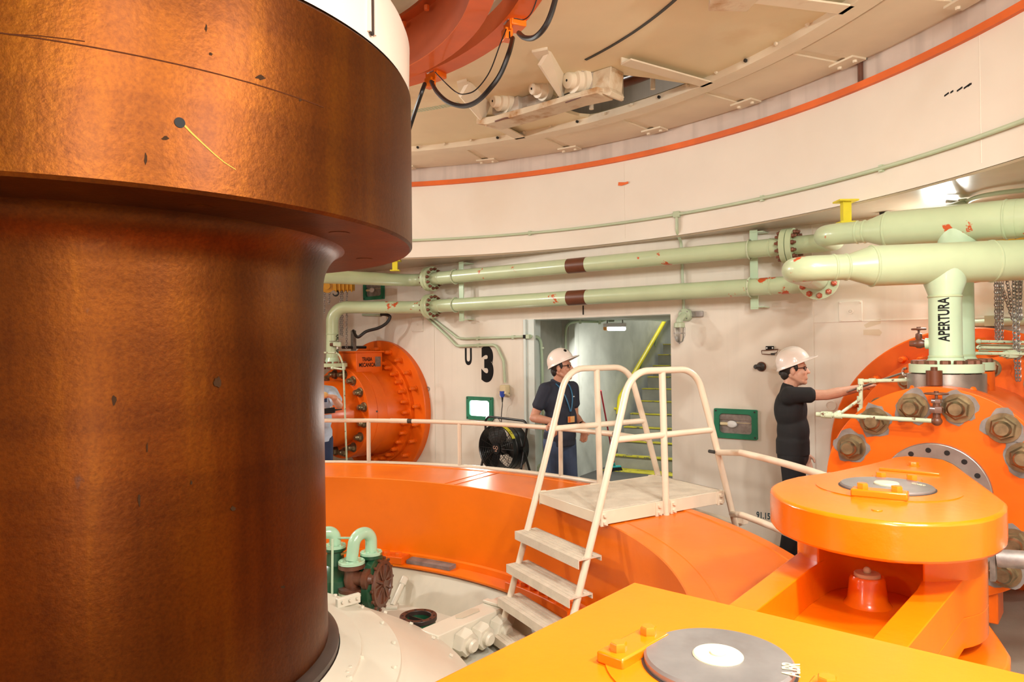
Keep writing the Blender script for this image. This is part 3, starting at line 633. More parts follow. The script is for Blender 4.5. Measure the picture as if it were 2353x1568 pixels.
xd = (la(.40, 3.175)-la(.16, 3.19)).normalized()
tc_ = atz(1820, 1540, 1.106); Xm = (atz(1838, 1510, 1.106)-atz(1840, 1562, 1.106)); Xm = Xm.normalized(); Ym = V((-Xm.y, Xm.x, 0))
text('pen_marking', 'A.BR', .054, 'pin_cap', lambda x, y, t: tc_+Xm*x+Ym*y+ZZ*t, lpx, sx=.62, off=.0006)
# ------------------------------------------------------------------ connecting link
CLk, CAk = 1.842, 3.06
lk = thing('connecting_link', la(1.05, 3.06, .74), 'orange cast link with a deep pocket joining the lug plate to the crosshead', 'link')
def arc2(cx, cy, r, a0, a1, n): return [(cx+r*cos(rad(a0+(a1-a0)*i/n)), cy+r*sin(rad(a0+(a1-a0)*i/n))) for i in range(n+1)]
outer = arc2(CLk, CAk, .335, 122, -122, 32)+arc2(.27, CAk, .24, -96, -264, 16)
outer = [(x, y) for x, y in outer]
inner = arc2(1.63, CAk, .168, 90, -90, 14)+[(1.45, CAk-.178), (.75, CAk-.165), (.75, CAk+.165), (1.45, CAk+.178)]
zl0, zl1, zfl = .74, .985, .85
b = MB().plate([outer, inner], lambda x, y, t: la(x, y, zl1-t), zl1-zfl)
b.prism(outer, C+ZZ*zl0, (UU, VV, ZZ), zfl-zl0+.001)
b.build('link_body', 'orange_gloss', lk, bevel=.012, ang=.5)
MB().rev(la(1.60, 3.045, zfl), ZZ, [(0, .085), (.02, .070), (.095, .062), (.107, .056), (.107, 0)], 30).build('pedestal', 'orange_gloss', lk)
MB().disc(la(1.60, 3.045, zfl+.107), ZZ, .046, .012, 28, .003).build('grease_cap', 'pin_cap', lk); MB().ell(la(1.60, 3.045, zfl+.127), (.014, .014, .014), 12, 8).build('cap_knob', 'pin_cap', lk)
MB().prism(arc2(CLk, CAk, .335, 148, -148, 40)+arc2(1.63, CAk, .168, -90, 90, 14), C+ZZ*(zl1-.01), (UU, VV, ZZ), .125).build('boss', 'orange_gloss', lk, bevel=.008)
# ------------------------------------------------------------------ crosshead
ch = thing('crosshead', la(CLk, CAk, .6), 'orange crosshead of two thick plates with a grey pin disc before the right servomotor', 'crosshead')
cpoly = [(1.537, 2.706), (1.45, 2.757), (1.383, 2.807), (1.325, 2.873), (1.284, 2.943), (1.256, 3.01), (1.244, 3.079), (1.243, 3.14), (1.25, 3.20), (1.27, 3.25), (1.305, 3.305), (1.345, 3.35), (1.398, 3.392), (1.46, 3.428), (1.532, 3.453), (1.61, 3.467), (1.694, 3.473), (1.80, 3.465), (1.94, 3.42), (2.23, 3.318), (2.66, 3.168), (2.775, 3.11), (2.81, 3.04), (2.795, 2.93), (2.72, 2.895), (2.42, 2.85), (2.1, 2.775), (1.883, 2.692), (1.78, 2.675), (1.679, 2.674), (1.60, 2.685)]
MB().prism(cpoly, C+ZZ*1.115, (UU, VV, ZZ), .135).build('upper_plate', 'orange_gloss', ch, bevel=.012, ang=.5)
MB().prism([(x+.02, y) for x, y in cpoly], C+ZZ*.56, (UU, VV, ZZ), .14).build('lower_plate', 'orange_gloss', ch, bevel=.012, ang=.5)
MB().box(la(2.50, 3.03, .91), (.5, .26, .45), (UU, VV, ZZ)).build('web', 'orange_gloss', ch, bevel=.02)
MB().cyl(la(2.6, 3.0, .97), la(3.3, 2.99, .97), .13, n=36).build('piston_rod', 'chrome', ch)
MB().ringd(la(CLk, CAk, 1.2495), ZZ, .172, .262, .004, 64).build('collar', 'orange_gloss', ch)
MB().disc(la(CLk, CAk, 1.24), ZZ, .170, .025, 72, .005).build('pin_disc', 'pin_steel', ch)
MB().ringd(la(CLk, CAk, 1.249), ZZ, .169, .176, .006, 64).build('gap_ring', 'dark_steel', ch)
MB().disc(la(CLk, CAk, 1.265), ZZ, .046, .008, 36, .003).build('cap', 'pin_cap', ch)
q1 = la(1.552, 3.04); q2 = la(1.565, 3.147)
keeper_plate(ch, la(1.628, 3.085), q2-q1, .19, .07, 1.252, sp=.115)
q1 = la(1.952, 3.002); q2 = la(1.963, 3.115)
keeper_plate(ch, (q1+q2)/2+UU*.055, q2-q1, .19, .06, 1.25, .014, sp=.115)
MB().box(la(2.277, 3.053, 1.255), (.03, .24, .012), (UU, VV, ZZ)).build('cover_strip', 'orange_gloss', ch, bevel=.003)
inst('bolt', hexmesh('tip_bolt', .022, .018, 'orange_gloss', washer=1), ch, frame(la(2.49, 3.03, 1.25), ZZ))
MB().disc(la(1.40, 3.13, 1.25), ZZ, .018, .004, 20, .002).build('plug', 'orange_gloss', ch)
m1 = atz(2110, 1108, 1.266); X2 = (atz(2122, 1117, 1.266)-atz(2098, 1112, 1.266)).normalized(); Y2 = V((-X2.y, X2.x, 0))
text('pen_marking', 'C.BR', .03, 'pin_cap', lambda x, y, t: atz(2110, 1114, 1.266)+X2*x+Y2*y+ZZ*t, ch, off=0)
# ================================================================== STILE OVER THE RING
zp = .81
fl, fr = V((.179, 5.010, zp)), V((.512, 4.400, zp)); bl, brr = V((1.145, 5.595, zp)), V((1.454, 5.033, zp))
pd = (((bl-fl)+(brr-fr))/2).normalized(); pq = (fr-fl).normalized(); pw_ = (fr-fl).length; pl_ = 1.14
st_ = thing('stile_platform', (fl+brr)/2-ZZ*zp, 'cream steel stile platform with twin hoop handrails and steps over the orange ring', 'platform')
def sp_(d, z, side): return (fl if side == 0 else fr)+pd*d+ZZ*(z-zp)
MB().box((fl+brr)/2-ZZ*.008, (pl_, pw_-.03, .016), (pd, pq, ZZ)).build('deck', 'tread_paint', st_, bevel=.003)
for side in (0, 1):
    q = pq*(-.008 if side == 0 else .008)
    MB().box(sp_(pl_/2, zp-.04, side)+q, (pl_-.02, .016, .085), (pd, pq, ZZ)).build('side_beam', 'cream_rail', st_, bevel=.002)
    for d in (.04, .50, .63, 1.08):
        o = MB().box(sp_(d, zp-.042, side)+q*2.2, (.055, .016, .095), (pd, pq, ZZ)).build('clip_plate', 'cream_rail', st_, bevel=.002)
        for dz in (.02, -.025): MB().hexn(sp_(d, zp-.042+dz, side)+q*3.2, q, .015, .015).build('bolt', 'cream_rail', o)
MB().box((fl+fr)/2-ZZ*.035-pd*.004, (.012, pw_-.03, .07), (pd, pq, ZZ)).build('front_beam', 'cream_rail', st_, bevel=.002)
MB().box((bl+brr)/2-ZZ*.035, (.012, pw_-.03, .07), (pd, pq, ZZ)).build('rear_beam', 'cream_rail', st_, bevel=.002)
for side in (0, 1):
    out = pq*(-.02 if side == 0 else .02)
    pts = [sp_(-.345, -.19, side), sp_(-.005, zp, side), sp_(.145, 1.27, side), sp_(.27, 1.668, side), sp_(.86, 1.668, side), sp_(1.02, 1.22, side), sp_(1.20, .66, side), sp_(1.33, .30, side), sp_(1.45, .02, side)]
    MB().tube([p+out for p in bend(pts, {1: .3, 2: .3, 3: .20, 4: .20, 5: .3, 6: .3, 7: .3}, 8)], .0225, 14).build('hoop_rail', 'cream_rail', st_)
    MB().tube([sp_(.545, 1.655, side)+out, sp_(.565, zp-.09, side)+out], .0225, 12).build('middle_post', 'cream_rail', st_)
    MB().tube([sp_(.137, 1.245, side)+out, sp_(1.012, 1.245, side)+out], .021, 12).build('knee_rail', 'cream_rail', st_)
mt = MB()
for k, z in enumerate((.556, .340, .125, -.092)):
    d = -.005-(zp-z)*.335; c = (sp_(d, z, 0)+sp_(d, z, 1))/2
    o = MB().box(c-ZZ*.004, (.17, pw_+.09, .008), (pd, pq, ZZ)).build('tread', 'tread_paint', st_)
    MB().box(c-pd*.088-ZZ*.028, (.006, pw_+.09, .056), (pd, pq, ZZ)).build('nosing', 'tread_paint', o); MB().box(c+pd*.085-ZZ*.016, (.006, pw_+.09, .032), (pd, pq, ZZ)).build('rear_lip', 'tread_paint', o)
    for q in range(5): MB().box(c+pd*(-.055+.03*q)+ZZ*.001, (.009, pw_+.07, .005), (pd, pq, ZZ)).build('grip_rib', 'tread_paint', o)
for k, z in enumerate((.54, .27)):
    d = 1.16+(zp-z)*.48; c = (sp_(d, z, 0)+sp_(d, z, 1))/2; MB().box(c, (.18, pw_-.03, .02), (pd, pq, ZZ)).build('tread', 'tread_paint', st_)
# guard rails round the outside of the ring
RR = 3.68
gl = thing('guard_rail', pol(RR, 20, .705), 'cream tubular guard rail along the ring left of the stile', 'railing', 'guard rails outside the ring')
MB().tube([pol(RR, az, 1.118) for az in [-30+2.2*i for i in range(38)]]+[sp_(1.04, 1.10, 0)-pq*.02], .021, 12).build('top_rail', 'cream_rail', gl)
MB().tube([pol(RR, az, .70) for az in [-30+2.2*i for i in range(38)]], .021, 12).build('bottom_rail', 'cream_rail', gl)
for x in (847, 1056, 1288):
    p = atR(x, 1010, RR); MB().tube([V((p.x, p.y, .70)), V((p.x, p.y, 1.118))], .020, 12).build('post', 'cream_rail', gl)
    MB().tube([V((p.x, p.y, .70)), V((p.x, p.y, 0))], .020, 12).build('post', 'cream_rail', gl)
for x in (942, 1416):
    p = atR(x, 966 if x < 1000 else 1000, RR); az = math.degrees(atan2(p.x-C.x, p.y-C.y)); MB().tube([pol(RR, az-.35, 1.118), pol(RR, az+.35, 1.118)], .0225, 14).build('joint_band', 'dark_steel', gl); MB().tube([pol(RR, az-3.2, 1.118), pol(RR, az-.4, 1.118)], .0238, 14).build('sleeve', 'cream_rail', gl)
gr_ = thing('guard_rail', pol(RR, 80, .72), 'cream tubular guard rail from the stile towards the right servomotor', 'railing', 'guard rails outside the ring')
for z, zs, d0 in ((1.135, 1.085, 1.06), (.735, .64, 1.20)):
    pts = [sp_(d0, zs, 1)+pq*.02]+[pol(RR, az, z) for az in [71.8+1.6*i for i in range(14)]]
    MB().tube(bend(pts[:1]+pts[1:], .05, 3), .021, 12).build('top_rail' if z > 1 else 'bottom_rail', 'cream_rail', gr_)
for az in (93,): MB().tube([pol(RR, az, 0), pol(RR, az, 1.13)], .02, 12).build('post', 'cream_rail', gr_)
p = sp_(1.03, 1.09, 1)+pq*.02; MB().tube([p-pq*.05+pd*.0, p+pq*.0], .012, 10).build('rail_bolt', 'dark_steel', gr_)
MB().box(sp_(1.27, .60, 1)+pq*.06, (.05, .05, .05), (pd, pq, ZZ)).build('clip', 'cream_rail', gr_)
# ================================================================== SERVOMOTORS
NUT = hexmesh('brass_nut', .064, .05, 'brass_nut', .043, .052, 1); NUTS = hexmesh('small_nut', .05, .05, 'brass_nut', .034, .05, 1)
STUD = MB().rev((0, 0, 0), ZZ, [(0, .036), (.02, .036), (.02, .027), (.075, .027), (.10, .018), (.10, 0)], 12).mesh('orange_stud', 'orange_cast')
def blob(p, n, r, seed):
    random.seed(seed); x = n.orthogonal().normalized(); y = n.cross(x); m = 26; ph = [random.uniform(.72, 1.2) for _ in range(m)]
    ph = [(ph[i]+ph[i-1])/2 for i in range(m)]
    return MB().prism([(r*ph[i]*cos(2*pi*i/m), r*ph[i]*sin(2*pi*i/m)) for i in range(m)], p, (x, y, n), .0022)
def servo(lab, Ld, Ad, zd, Rd, A, z, Lf, Rf, Lc, Rc, nutpx):
    D = -UU; Rn = min(Rf*1.22, Rd*.83); o = thing('servomotor', la(Ld, Ad, 0), lab, 'servomotor', 'ring servomotors on the flat wall')
    wd_ = MB().disc(la(Ld+.14, Ad, zd), D, Rd, .14, 110, .01).build('wall_flange', 'orange_cast', o)
    for k in range(22):
        a = 2*pi*k/22+.1; p = la(Ld, Ad, zd)+VV*(Rd*.875*cos(a))+ZZ*(Rd*.875*sin(a)); inst('stud', STUD, wd_, frame(p, D))
    nb_ = MB().rev(la(Ld, A, z), D, [(0, Rn), (.05, Rn), (.05, Rf*1.02), (Ld-Lf-.28, Rf*.95), (Ld-Lf-.28, 0)], 90).build('neck', 'orange_cast', o, ang=.5)
    for k in range(30):
        a = 2*pi*k/30; p = la(Ld-.05, A, z)+VV*((Rn-.055)*cos(a))+ZZ*((Rn-.055)*sin(a)); inst('stud', STUD, nb_, frame(p, D))
    MB().rev(la(Lf+.30, A, z), D, [(0, 0), (0, Rf), (.155, Rf), (.155, Rf-.006), (.16, Rf-.006), (.16, Rf), (.30, Rf), (.30, 0)], 110).build('rear_flange', 'orange_cast', o, bevel=.006, ang=.5)
    rf = o
    for k in range(16):
        a = 2*pi*(k+.5)/16; p = la(Lf, A, z)+VV*(Rf*.86*cos(a))+ZZ*(Rf*.86*sin(a)); inst('nut', NUTS, o, frame(p, D))
    MB().cyl(la(Lf+.01, A, z), la(Lc+.15, A, z), Rf*.72, n=80).build('cylinder', 'orange_cast', o)
    MB().rev(la(Lc+.26, A, z), D, [(0, 0), (0, Rc), (.10, Rc), (.10, Rc-.008), (.108, Rc-.008), (.108, Rc), (.26, Rc), (.26, 0)], 120).build('front_cover', 'orange_cast', o, bevel=.008, ang=.5)
    MB().box(la(Lc+.13, A, z-Rc+.03), (.22, .56, .26), (UU, VV, ZZ)).build('foot', 'orange_cast', o, bevel=.008)
    pts = [atpl(x, y, la(Lc, 0, 0), UU) for x, y in nutpx] or [la(Lc, A, z)+VV*(Rc*.82*cos(a))+ZZ*(Rc*.82*sin(a)) for a in [rad(15+30*k) for k in range(12)]]
    for k, p in enumerate(pts):
        if nutpx: blob(p+D*.0005, D, .097, k).build('scraped_patch', 'scraped_steel', o, smooth=False)
        inst('nut', NUT, o, frame(p, D, V((cos(k*1.3), sin(k*1.3), .7))))
    MB().ringd(la(Lc, A, z), D, .185, .272, .03, 72).build('gland_ring', 'steel', o, bevel=.006)
    for k in range(16):
        a = 2*pi*(k+.3)/16; MB().disc(la(Lc-.03, A, z)+VV*(.232*cos(a))+ZZ*(.232*sin(a)), D, .0145, .002, 14).build('bolt_hole', 'black_metal', o)
    MB().ringd(la(Lc, A, z), D, .13, .185, .022, 60).build('bronze_ring', 'brass', o, bevel=.004)
    for k in range(12):
        a = 2*pi*(k+.5)/12; MB().ringd(la(Lc-.022, A, z)+VV*(.16*cos(a))+ZZ*(.16*sin(a)), D, .006, .014, .004, 12).build('screw', 'dark_steel', o)
    lb = MB().box(la(Ld-.34, A, 1.64), (.42, .50, .28), (UU, VV, ZZ)).build('lock_box', 'orange_cast', o, bevel=.006)
    MB().box(la(Ld-.34, A, 1.79), (.46, .54, .02), (UU, VV, ZZ)).build('box_lid', 'orange_cast', lb, bevel=.003)
    return o, lb
SRA, SRZ = 2.985, 1.0
nutpx = [(1957, 1028), (2010, 968), (2097, 936), (2201, 939), (2306, 984), (2353, 1052), (2307, 1315), (2330, 1250), (1925, 1120)]
sr, srb = servo('big orange right servomotor with brass nuts and steel gland ring beside the man in black', 5.13, 2.90, .915, 1.03, SRA, SRZ, 4.42, .775, 3.255, .582, nutpx)
sl, slb = servo('orange left servomotor seen from its side beside the copper shaft', 4.88, -3.882, 1.006, .932, -3.882, 1.006, 4.255, .585, 3.0, .583, [])
# marks and fittings on the left one
lx = la(4.54, -3.882+.2515, 1.006+.585+.07)
text('lettering', 'TRABA\nMECANICA', .072, 'black_paint', lambda x, y, t: la(4.50, -3.882+.2505+t, 1.655)+UU*x+ZZ*y, sl, sx=.72, off=.006)
MB().box(la(4.675, -3.882+.252, 1.66), (.09, .004, .13), (UU, VV, ZZ)).build('name_plate', 'grey_plate', sl)
hp_ = atpl(891, 943, la(0, -3.882+.52), VV); dv = (VV*.97+ZZ*.1).normalized(); MB().disc(hp_-dv*.03, dv, .088, .05, 36, .004).build('inspection_cover', 'grey_plate', sl)
p = atpl(866, 946, la(0, -3.882+.585), VV); MB().disc(p-VV*.01, VV, .012, .014, 14).build('plug', 'dark_steel', sl)
p = la(4.55, -3.98, 1.87); MB().box(p+ZZ*.07, (.05, .06, .27), (UU, VV, ZZ)).build('switch_box', 'grey_plate', sl, bevel=.005); MB().cyl(p-UU*.18-ZZ*.02, p+UU*.20-ZZ*.02, .02, n=10).build('lock_bar', 'black_metal', sl)
hz = [p+ZZ*.20]+[aty(x, y, 9.2) for x, y in ((822, 775), (842, 762), (870, 754), (889, 742), (896, 728), (884, 723), (874, 724))]
solo(MB().tube(spl(hz), .020, 10), 'black_hose', 'black_rubber', hz[0], 'thick black hose curling from the left servomotor up to a wall conduit', 'hose')
cw = [wal(-3.95, 2.30, .03), atw(872, 725, .03)]
solo(MB().tube(cw, .016, 10), 'wall_conduit', 'conduit_green', cw[0], 'short grey-green conduit on the wall feeding the black hose', 'conduit')
# lid strip and bits on the right one
MB().box(la(4.575, SRA+.08, 1.745), (.01, .34, .06), (UU, VV, ZZ)).build('name_plate', 'grey_plate', sr)
MB().cyl(la(3.62, SRA, SRZ+.53), la(3.62, SRA, SRZ+.645), .205, n=60).build('pipe_pad', 'steel', sr)
MB().cyl(la(4.09, SRA, SRZ+.40), la(4.09, SRA, SRZ+.645), .19, n=60).build('pipe_pad', 'orange_cast', sr)
MB().box(la(3.80, SRA, SRZ+.50), (.66, .34, .16), (UU, VV, ZZ)).build('port_block', 'orange_cast', sr, bevel=.02)
p = la(3.38, SRA-.02, SRZ+.585); MB().cyl(p, p+ZZ*.085, .042, n=24).build('breather', 'pipe_brown', sr); MB().cyl(p+ZZ*.085, p+ZZ*.105, .018, n=16).build('breather', 'pipe_brown', sr)
# grey tube at the right edge
ga, gb = atpl(2292, 1283, la(2.35, 0), UU), atpl(2420, 1292, la(2.35, 0), UU)
o = thing('locking_rod', ga, 'grey painted steel tube entering at the right edge behind the crosshead plate', 'rod')
MB().cyl(ga, ga+(gb-ga)*2.2, .038, n=28).build('tube', 'galvanized', o); MB().box(ga-(gb-ga).normalized()*.015-ZZ*.02, (.02, .05, .15), ((gb-ga).normalized(), UU, ZZ)).build('end_plate', 'grey_plate', o)
# ================================================================== OIL PIPES
BLT = hexmesh('flange_bolt', .020, .020, 'bolt_rust', .012, .022); BLH = hexmesh('flange_bolt_head', .028, .022, 'bolt_rust'); BLR = hexmesh('red_flange_bolt', .024, .022, 'bolt_red', .014, .024)
def flange(parent, p, d, r, th=.045, n=12, m='pipe_green', bolt=BLT, pair=True, bc=None):
    d = V(d).normalized(); bc = bc or r*.80
    o = MB().disc(V(p)-d*th, d, r, th-.003, 48, .003).build('flange', m, parent)
    if pair: MB().disc(V(p)+d*.003, d, r, th-.003, 48, .003).build('flange', m, parent)
    x = d.orthogonal().normalized(); y = d.cross(x); e = th if pair else 0
    for k in range(n):
        a = 2*pi*(k+.5)/n; q = V(p)+(x*cos(a)+y*sin(a))*bc
        inst('bolt', bolt, o, frame(q+d*e, d)); inst('bolt', bolt, o, frame(q-d*th, -d))
    return o
def weld(parent, p, d, r): d = V(d).normalized(); MB().tube([V(p)-d*.008, V(p)-d*.003, V(p)+d*.003, V(p)+d*.008], [r+.0005, r+.005, r+.005, r+.0005], 28).build('weld_bead', 'pipe_green', parent)
def pipeline(parent, pts, r, br, nm='pipe_run', m='pipe_green', n=28): return MB().tube(bend(pts, br, 9), r, n).build(nm, m, parent, ang=.6)
PO = .25
def line(z, lab, pxR, lower):
    o = thing('oil_pipe', wal(0, z, PO), lab, 'pipe', 'pale green oil pipes along the wall')
    sL, sR = -2.43, 1.86 if not lower else 2.02
    fl_ = wal(sL, z, PO); r = .078
    if lower:
        wr = atpl(1893, 657, wal(0, 0, PO), WN); wr.z = z; tee = la(3.62, SRA, 2.305); el = V((1.70, 4.33, 2.285))
        back = wr; out = [back, el, tee]
    else:
        wr = atpl(1922, 569, wal(0, 0, PO), WN); wr.z = z; tee = la(4.09, SRA, 2.60); el = atz(1890, 541, 2.63); out = [wr, el, tee]
    td = (tee-el).normalized(); red = tee-td*.42
    pipeline(o, [fl_-WT*0, wr, out[1], red-td*.14], r, {1: .16, 2: .19})
    MB().tube([red-td*.15, red-td*.13, red, red+td*.01], [r, r, .122, .122], 32).build('reducer', 'pipe_green', o)
    MB().tube([red, tee+td*.33], .122, 36).build('header', 'pipe_green', o)
    end = tee+td*.33; far = [end-td*.01, end+td*.5, V(((end+td*.5).x, (end+td*.5).y, 2.88))]
    pipeline(o, far, .120, .3, 'header')
    for p in (red-td*.15, red, tee+td*.27, tee+td*.52): weld(o, p, td, r if p == red-td*.15 else .122)
    q = (wr-el).normalized(); weld(o, el+td*.25, td, r)
    # branch down to the servomotor
    MB().tube([tee-ZZ*.02, V((tee.x, tee.y, tee.z-.12)), V((tee.x, tee.y, tee.z-.19)), V((tee.x, tee.y, 1.74))], [.115, .112, .0875, .0875], 36).build('branch_pipe', 'pipe_green_clean', o)
    MB().tube([V((tee.x, tee.y, 1.745)), V((tee.x, tee.y, 1.70))], [.0875, .112], 36).build('weld_neck', 'pipe_green_clean', o)
    for zz in (tee.z-.20, 1.745): weld(o, V((tee.x, tee.y, zz)), ZZ, .0875)
    flange(o, V((tee.x, tee.y, 1.648)), -ZZ, .195, .055, 14, 'pipe_green_clean', BLH, pair=False, bc=.158)
    if lower:
        fc = wr+(el-wr).normalized()*.42
        flange(o, fc, (wr-el).normalized(), .150, .045, 10, 'pipe_green', BLR)
        cen = V((tee.x, tee.y, 0)); fr_ = (V((0, 0, 0))-cen).normalized(); sd = V((fr_.y, -fr_.x, 0))*-1
        def wrap(x, y, t): a = y/.0875; return cen+(fr_*cos(a)+sd*sin(a))*(.0878+t)+ZZ*(1.965+x)
        text('lettering', 'APERTURA', .080, 'black_paint', lambda x, y, t: wrap(x, -y-.004, t), o, sx=.66, off=.003, sub=.008)
    else:
        flange(o, wal(1.86, z, PO), WT, .150, .05, 12)
    # left end
    flange(o, fl_, WT, .150, .045, 12)
    if lower:
        a_ = fl_-WT*.28; tl = la(4.13, -3.86, z+.02); pipeline(o, [fl_-WT*.01, a_, tl, V((tl.x, tl.y, 1.70))], .078, {1: .3, 2: .19})
        weld(o, V((tl.x, tl.y, 2.02)), ZZ, .078)
        MB().tube([V((tl.x, tl.y, 1.72)), V((tl.x, tl.y, 1.65))], [.078, .105], 30).build('weld_neck', 'pipe_green_clean', o)
        flange(o, V((tl.x, tl.y, 1.60)), -ZZ, .185, .05, 12, 'pipe_green', BLH, pair=False, bc=.15)
        cl_ = V((tl.x, tl.y, 0)); f2 = (V((0, 0, 0))-cl_).normalized(); s2 = V((-f2.y, f2.x, 0))
        text('lettering', 'APERTURA', .074, 'black_paint', lambda x, y, t: cl_+(f2*cos((y+.07)/.078)-s2*sin((y+.07)/.078)*-1)*(.0785+t)+ZZ*(1.90+x), o, sx=.7, off=.003, sub=.008)
    else:
        a_ = fl_-WT*.30; pipeline(o, [fl_-WT*.01, a_, aty(745, 636, 8.3), aty(600, 640, 8.0)], .078, .4)
    for x in (1328,):
        p = atpl(x, 640, wal(0, 0, PO), WN); p.z = z; MB().tube([p-WT*.115, p+WT*.115], r+.0012, 28).build('brown_band', 'pipe_brown', o)
    for s in (-2.43+.17, 1.70): weld(o, wal(s, z, PO), WT, r)
    return o
pu = line(2.682, 'upper pale green oil pipe with a bolted flange, brown band and dull tee header', None, False)
pl2 = line(2.343, 'lower pale green oil pipe with peeling red paint and APERTURA lettered branch', None, True)
for px, lab in ((1060, 'pale green wall bracket clamping both oil pipes near the left flanges'), (1733, 'pale green wall bracket clamping both oil pipes near the right flange')):
    p = atpl(px, 640, wal(0, 0, .14), WN); p.z = 2.51
    o = thing('pipe_bracket', p, lab, 'bracket', 'pipe brackets on the flat wall')
    MB().box(p, (.07, .012, .72), (WT, WN, ZZ)).build('back_bar', 'pipe_green_clean', o)
    for z in (2.85, 2.17): MB().box(V((p.x, p.y, z))+WT*.03+WN*.06, (.12, .14, .008), (WT, WN, ZZ)).build('foot', 'pipe_green_clean', o)
    for z in (2.682, 2.343):
        c = V((p.x, p.y, z))-WN*.11; MB().tube([c+(ZZ*cos(a)+WN*sin(a))*.086 for a in [2*pi*k/24 for k in range(24)]], .008, 8, closed=True).build('clamp', 'pipe_green_dirty', o)
for px, py, yy, lab in ((1944, 510, None, 'yellow pipe support hanging under the soffit above the right elbow'), (908, 618, 8.55, 'yellow pipe support hanging under the soffit beside the shaft flange')):
    p = atz(px, 541, 2.70) if yy is None else aty(px, 622, yy); 
    if yy is None: p = atz(1944, 512, 2.72)
    o = thing('yellow_support', V((p.x, p.y, 2.885)), lab, 'support', 'yellow pipe supports')
    MB().box(V((p.x, p.y, (2.885+p.z)/2)), (.06, .05, 2.885-p.z)).build('post', 'yellow_paint', o); MB().box(V((p.x, p.y, 2.878)), (.14, .12, .012)).build('base_plate', 'yellow_paint', o); MB().box(V((p.x, p.y, p.z)), (.11, .09, .012)).build('saddle', 'yellow_paint', o)
# ================================================================== CONDUITS
o = thing('liner_conduit', pol(5.02, 40, 3.1), 'long thin green conduit curving along the upper liner with a drop to the jar lamp', 'conduit')
MB().tube([pol(5.017, az, 3.098) for az in [-25+1.5*i for i in range(100)]], .0145, 10).build('pipe', 'conduit_green', o)
tj = atR(1555, 493, 5.017); MB().box(V((tj.x, tj.y, 3.098)), (.07, .035, .06), (WT, WN, ZZ)).build('junction', 'conduit_green', o, bevel=.006)
pj = V((tj.x, tj.y, 3.08)); j2 = atw(1566, 620, .03); j2.z = 2.84; MB().tube(bend([pj, V((tj.x, tj.y, 2.93)), j2, atw(1571, 715, .03)], .06), .0145, 10).build('drop', 'conduit_green', o)
for az in (8, 26.5, 57, 70, 84): MB().box(pol(5.026, az, 3.098), (.03, .03, .05), (V((cos(rad(az)), -sin(rad(az)), 0)), V((sin(rad(az)), cos(rad(az)), 0)), ZZ)).build('clip', 'conduit_green', o)
p0 = atw(1574, 724, .06)
o = thing('jar_lamp', p0, 'unlit caged glass jar lamp on a green junction box beside the doorway', 'lamp')
MB().disc(p0+WN*.05, -WN, .062, .08, 28, .008).build('junction_box', 'conduit_green', o)
for k in range(4): MB().disc(p0-WN*.031+(WT*cos(k*1.57+.7)+ZZ*sin(k*1.57+.7))*.048, -WN, .007, .004, 8).build('screw', 'galvanized', o)
pc = atw(1561, 738, .14); MB().tube(bend([p0-WN*.02, pc+ZZ*.01, pc-ZZ*.03], .04), .032, 16).build('elbow', 'conduit_green', o)
MB().rev(pc-ZZ*.01, -ZZ, [(0, .03), (.01, .052), (.05, .054), (.055, .05), (.055, 0)], 28).build('cap', 'conduit_green', o)
MB().rev(pc-ZZ*.06, -ZZ, [(0, .043), (.10, .042), (.14, .03), (.152, 0)], 24).build('jar', 'lamp_glass', o)
for k in range(4): a = k*pi/2+.5; MB().tube([pc-ZZ*.06+(WT*cos(a)+WN*sin(a))*.052, pc-ZZ*.14+(WT*cos(a)+WN*sin(a))*.052, pc-ZZ*.19+(WT*cos(a)+WN*sin(a))*.036, pc-ZZ*.222], .004, 6).build('cage_wire', 'galvanized', o)
MB().ringd(pc-ZZ*.12, ZZ, .05, .056, .006, 28).build('cage_wire', 'galvanized', o)
solo(MB().box(atw(1602, 722, .02), (.12, .03, .055), (WT, WN, ZZ)), 'wall_clip_plate', 'galvanized', atw(1602, 722), 'small grey steel plate fixed beside the jar lamp', 'plate', bevel=.004)
def cond(lab, pxs, off=.03, r=.014, br=.10, m='conduit_green', nm='wall_conduit', ends=()):
    pts = [atw(x, y, off) for x, y in pxs]; o = thing(nm, pts[0], lab, 'conduit', 'green conduits on the flat wall')
    MB().tube(bend(pts, br), r, 10).build('pipe', m, o); return o, pts
o, q = cond('green conduit sloping from behind the pipe flange to the door jamb', [(985, 726), (1052, 777), (1070, 779), (1206, 774)])
MB().box(atw(1214, 774, .035), (.05, .045, .05), (WT, WN, ZZ)).build('fitting', 'conduit_green', o, bevel=.005); MB().box(atw(1207, 774, .035), (.035, .047, .042), (WT, WN, ZZ)).build('label', 'black_paint', o)
for x, y in ((1098, 778), (1180, 775)): MB().box(atw(x, y, .02), (.03, .04, .04), (WT, WN, ZZ)).build('clip', 'conduit_green', o)
o, q = cond('green conduit ending in a socket outlet under the painted number 3', [(972, 722), (1030, 775), (1050, 796), (1140, 793), (1157, 830), (1160, 880)], r=.017)
MB().box(atw(1100, 794, .02), (.03, .04, .045), (WT, WN, ZZ)).build('clip', 'conduit_green', o)
p = atw(1160, 895, .05); o = thing('socket_outlet', p, 'pale wall socket with a blue plug below the green conduit', 'socket')
MB().box(p, (.085, .10, .10), (WT, WN, ZZ)).build('housing', 'sticker', o, bevel=.012); MB().box(p-ZZ*.055-WN*.01, (.11, .09, .03), (WT, (WN-ZZ*.5).normalized(), (ZZ+WN*.5).normalized())).build('lid', 'sticker', o, bevel=.006)
p = atw(1154, 905, .10); pg = thing('blue_plug', p, 'blue industrial plug with a thin black cord in the wall socket', 'plug')
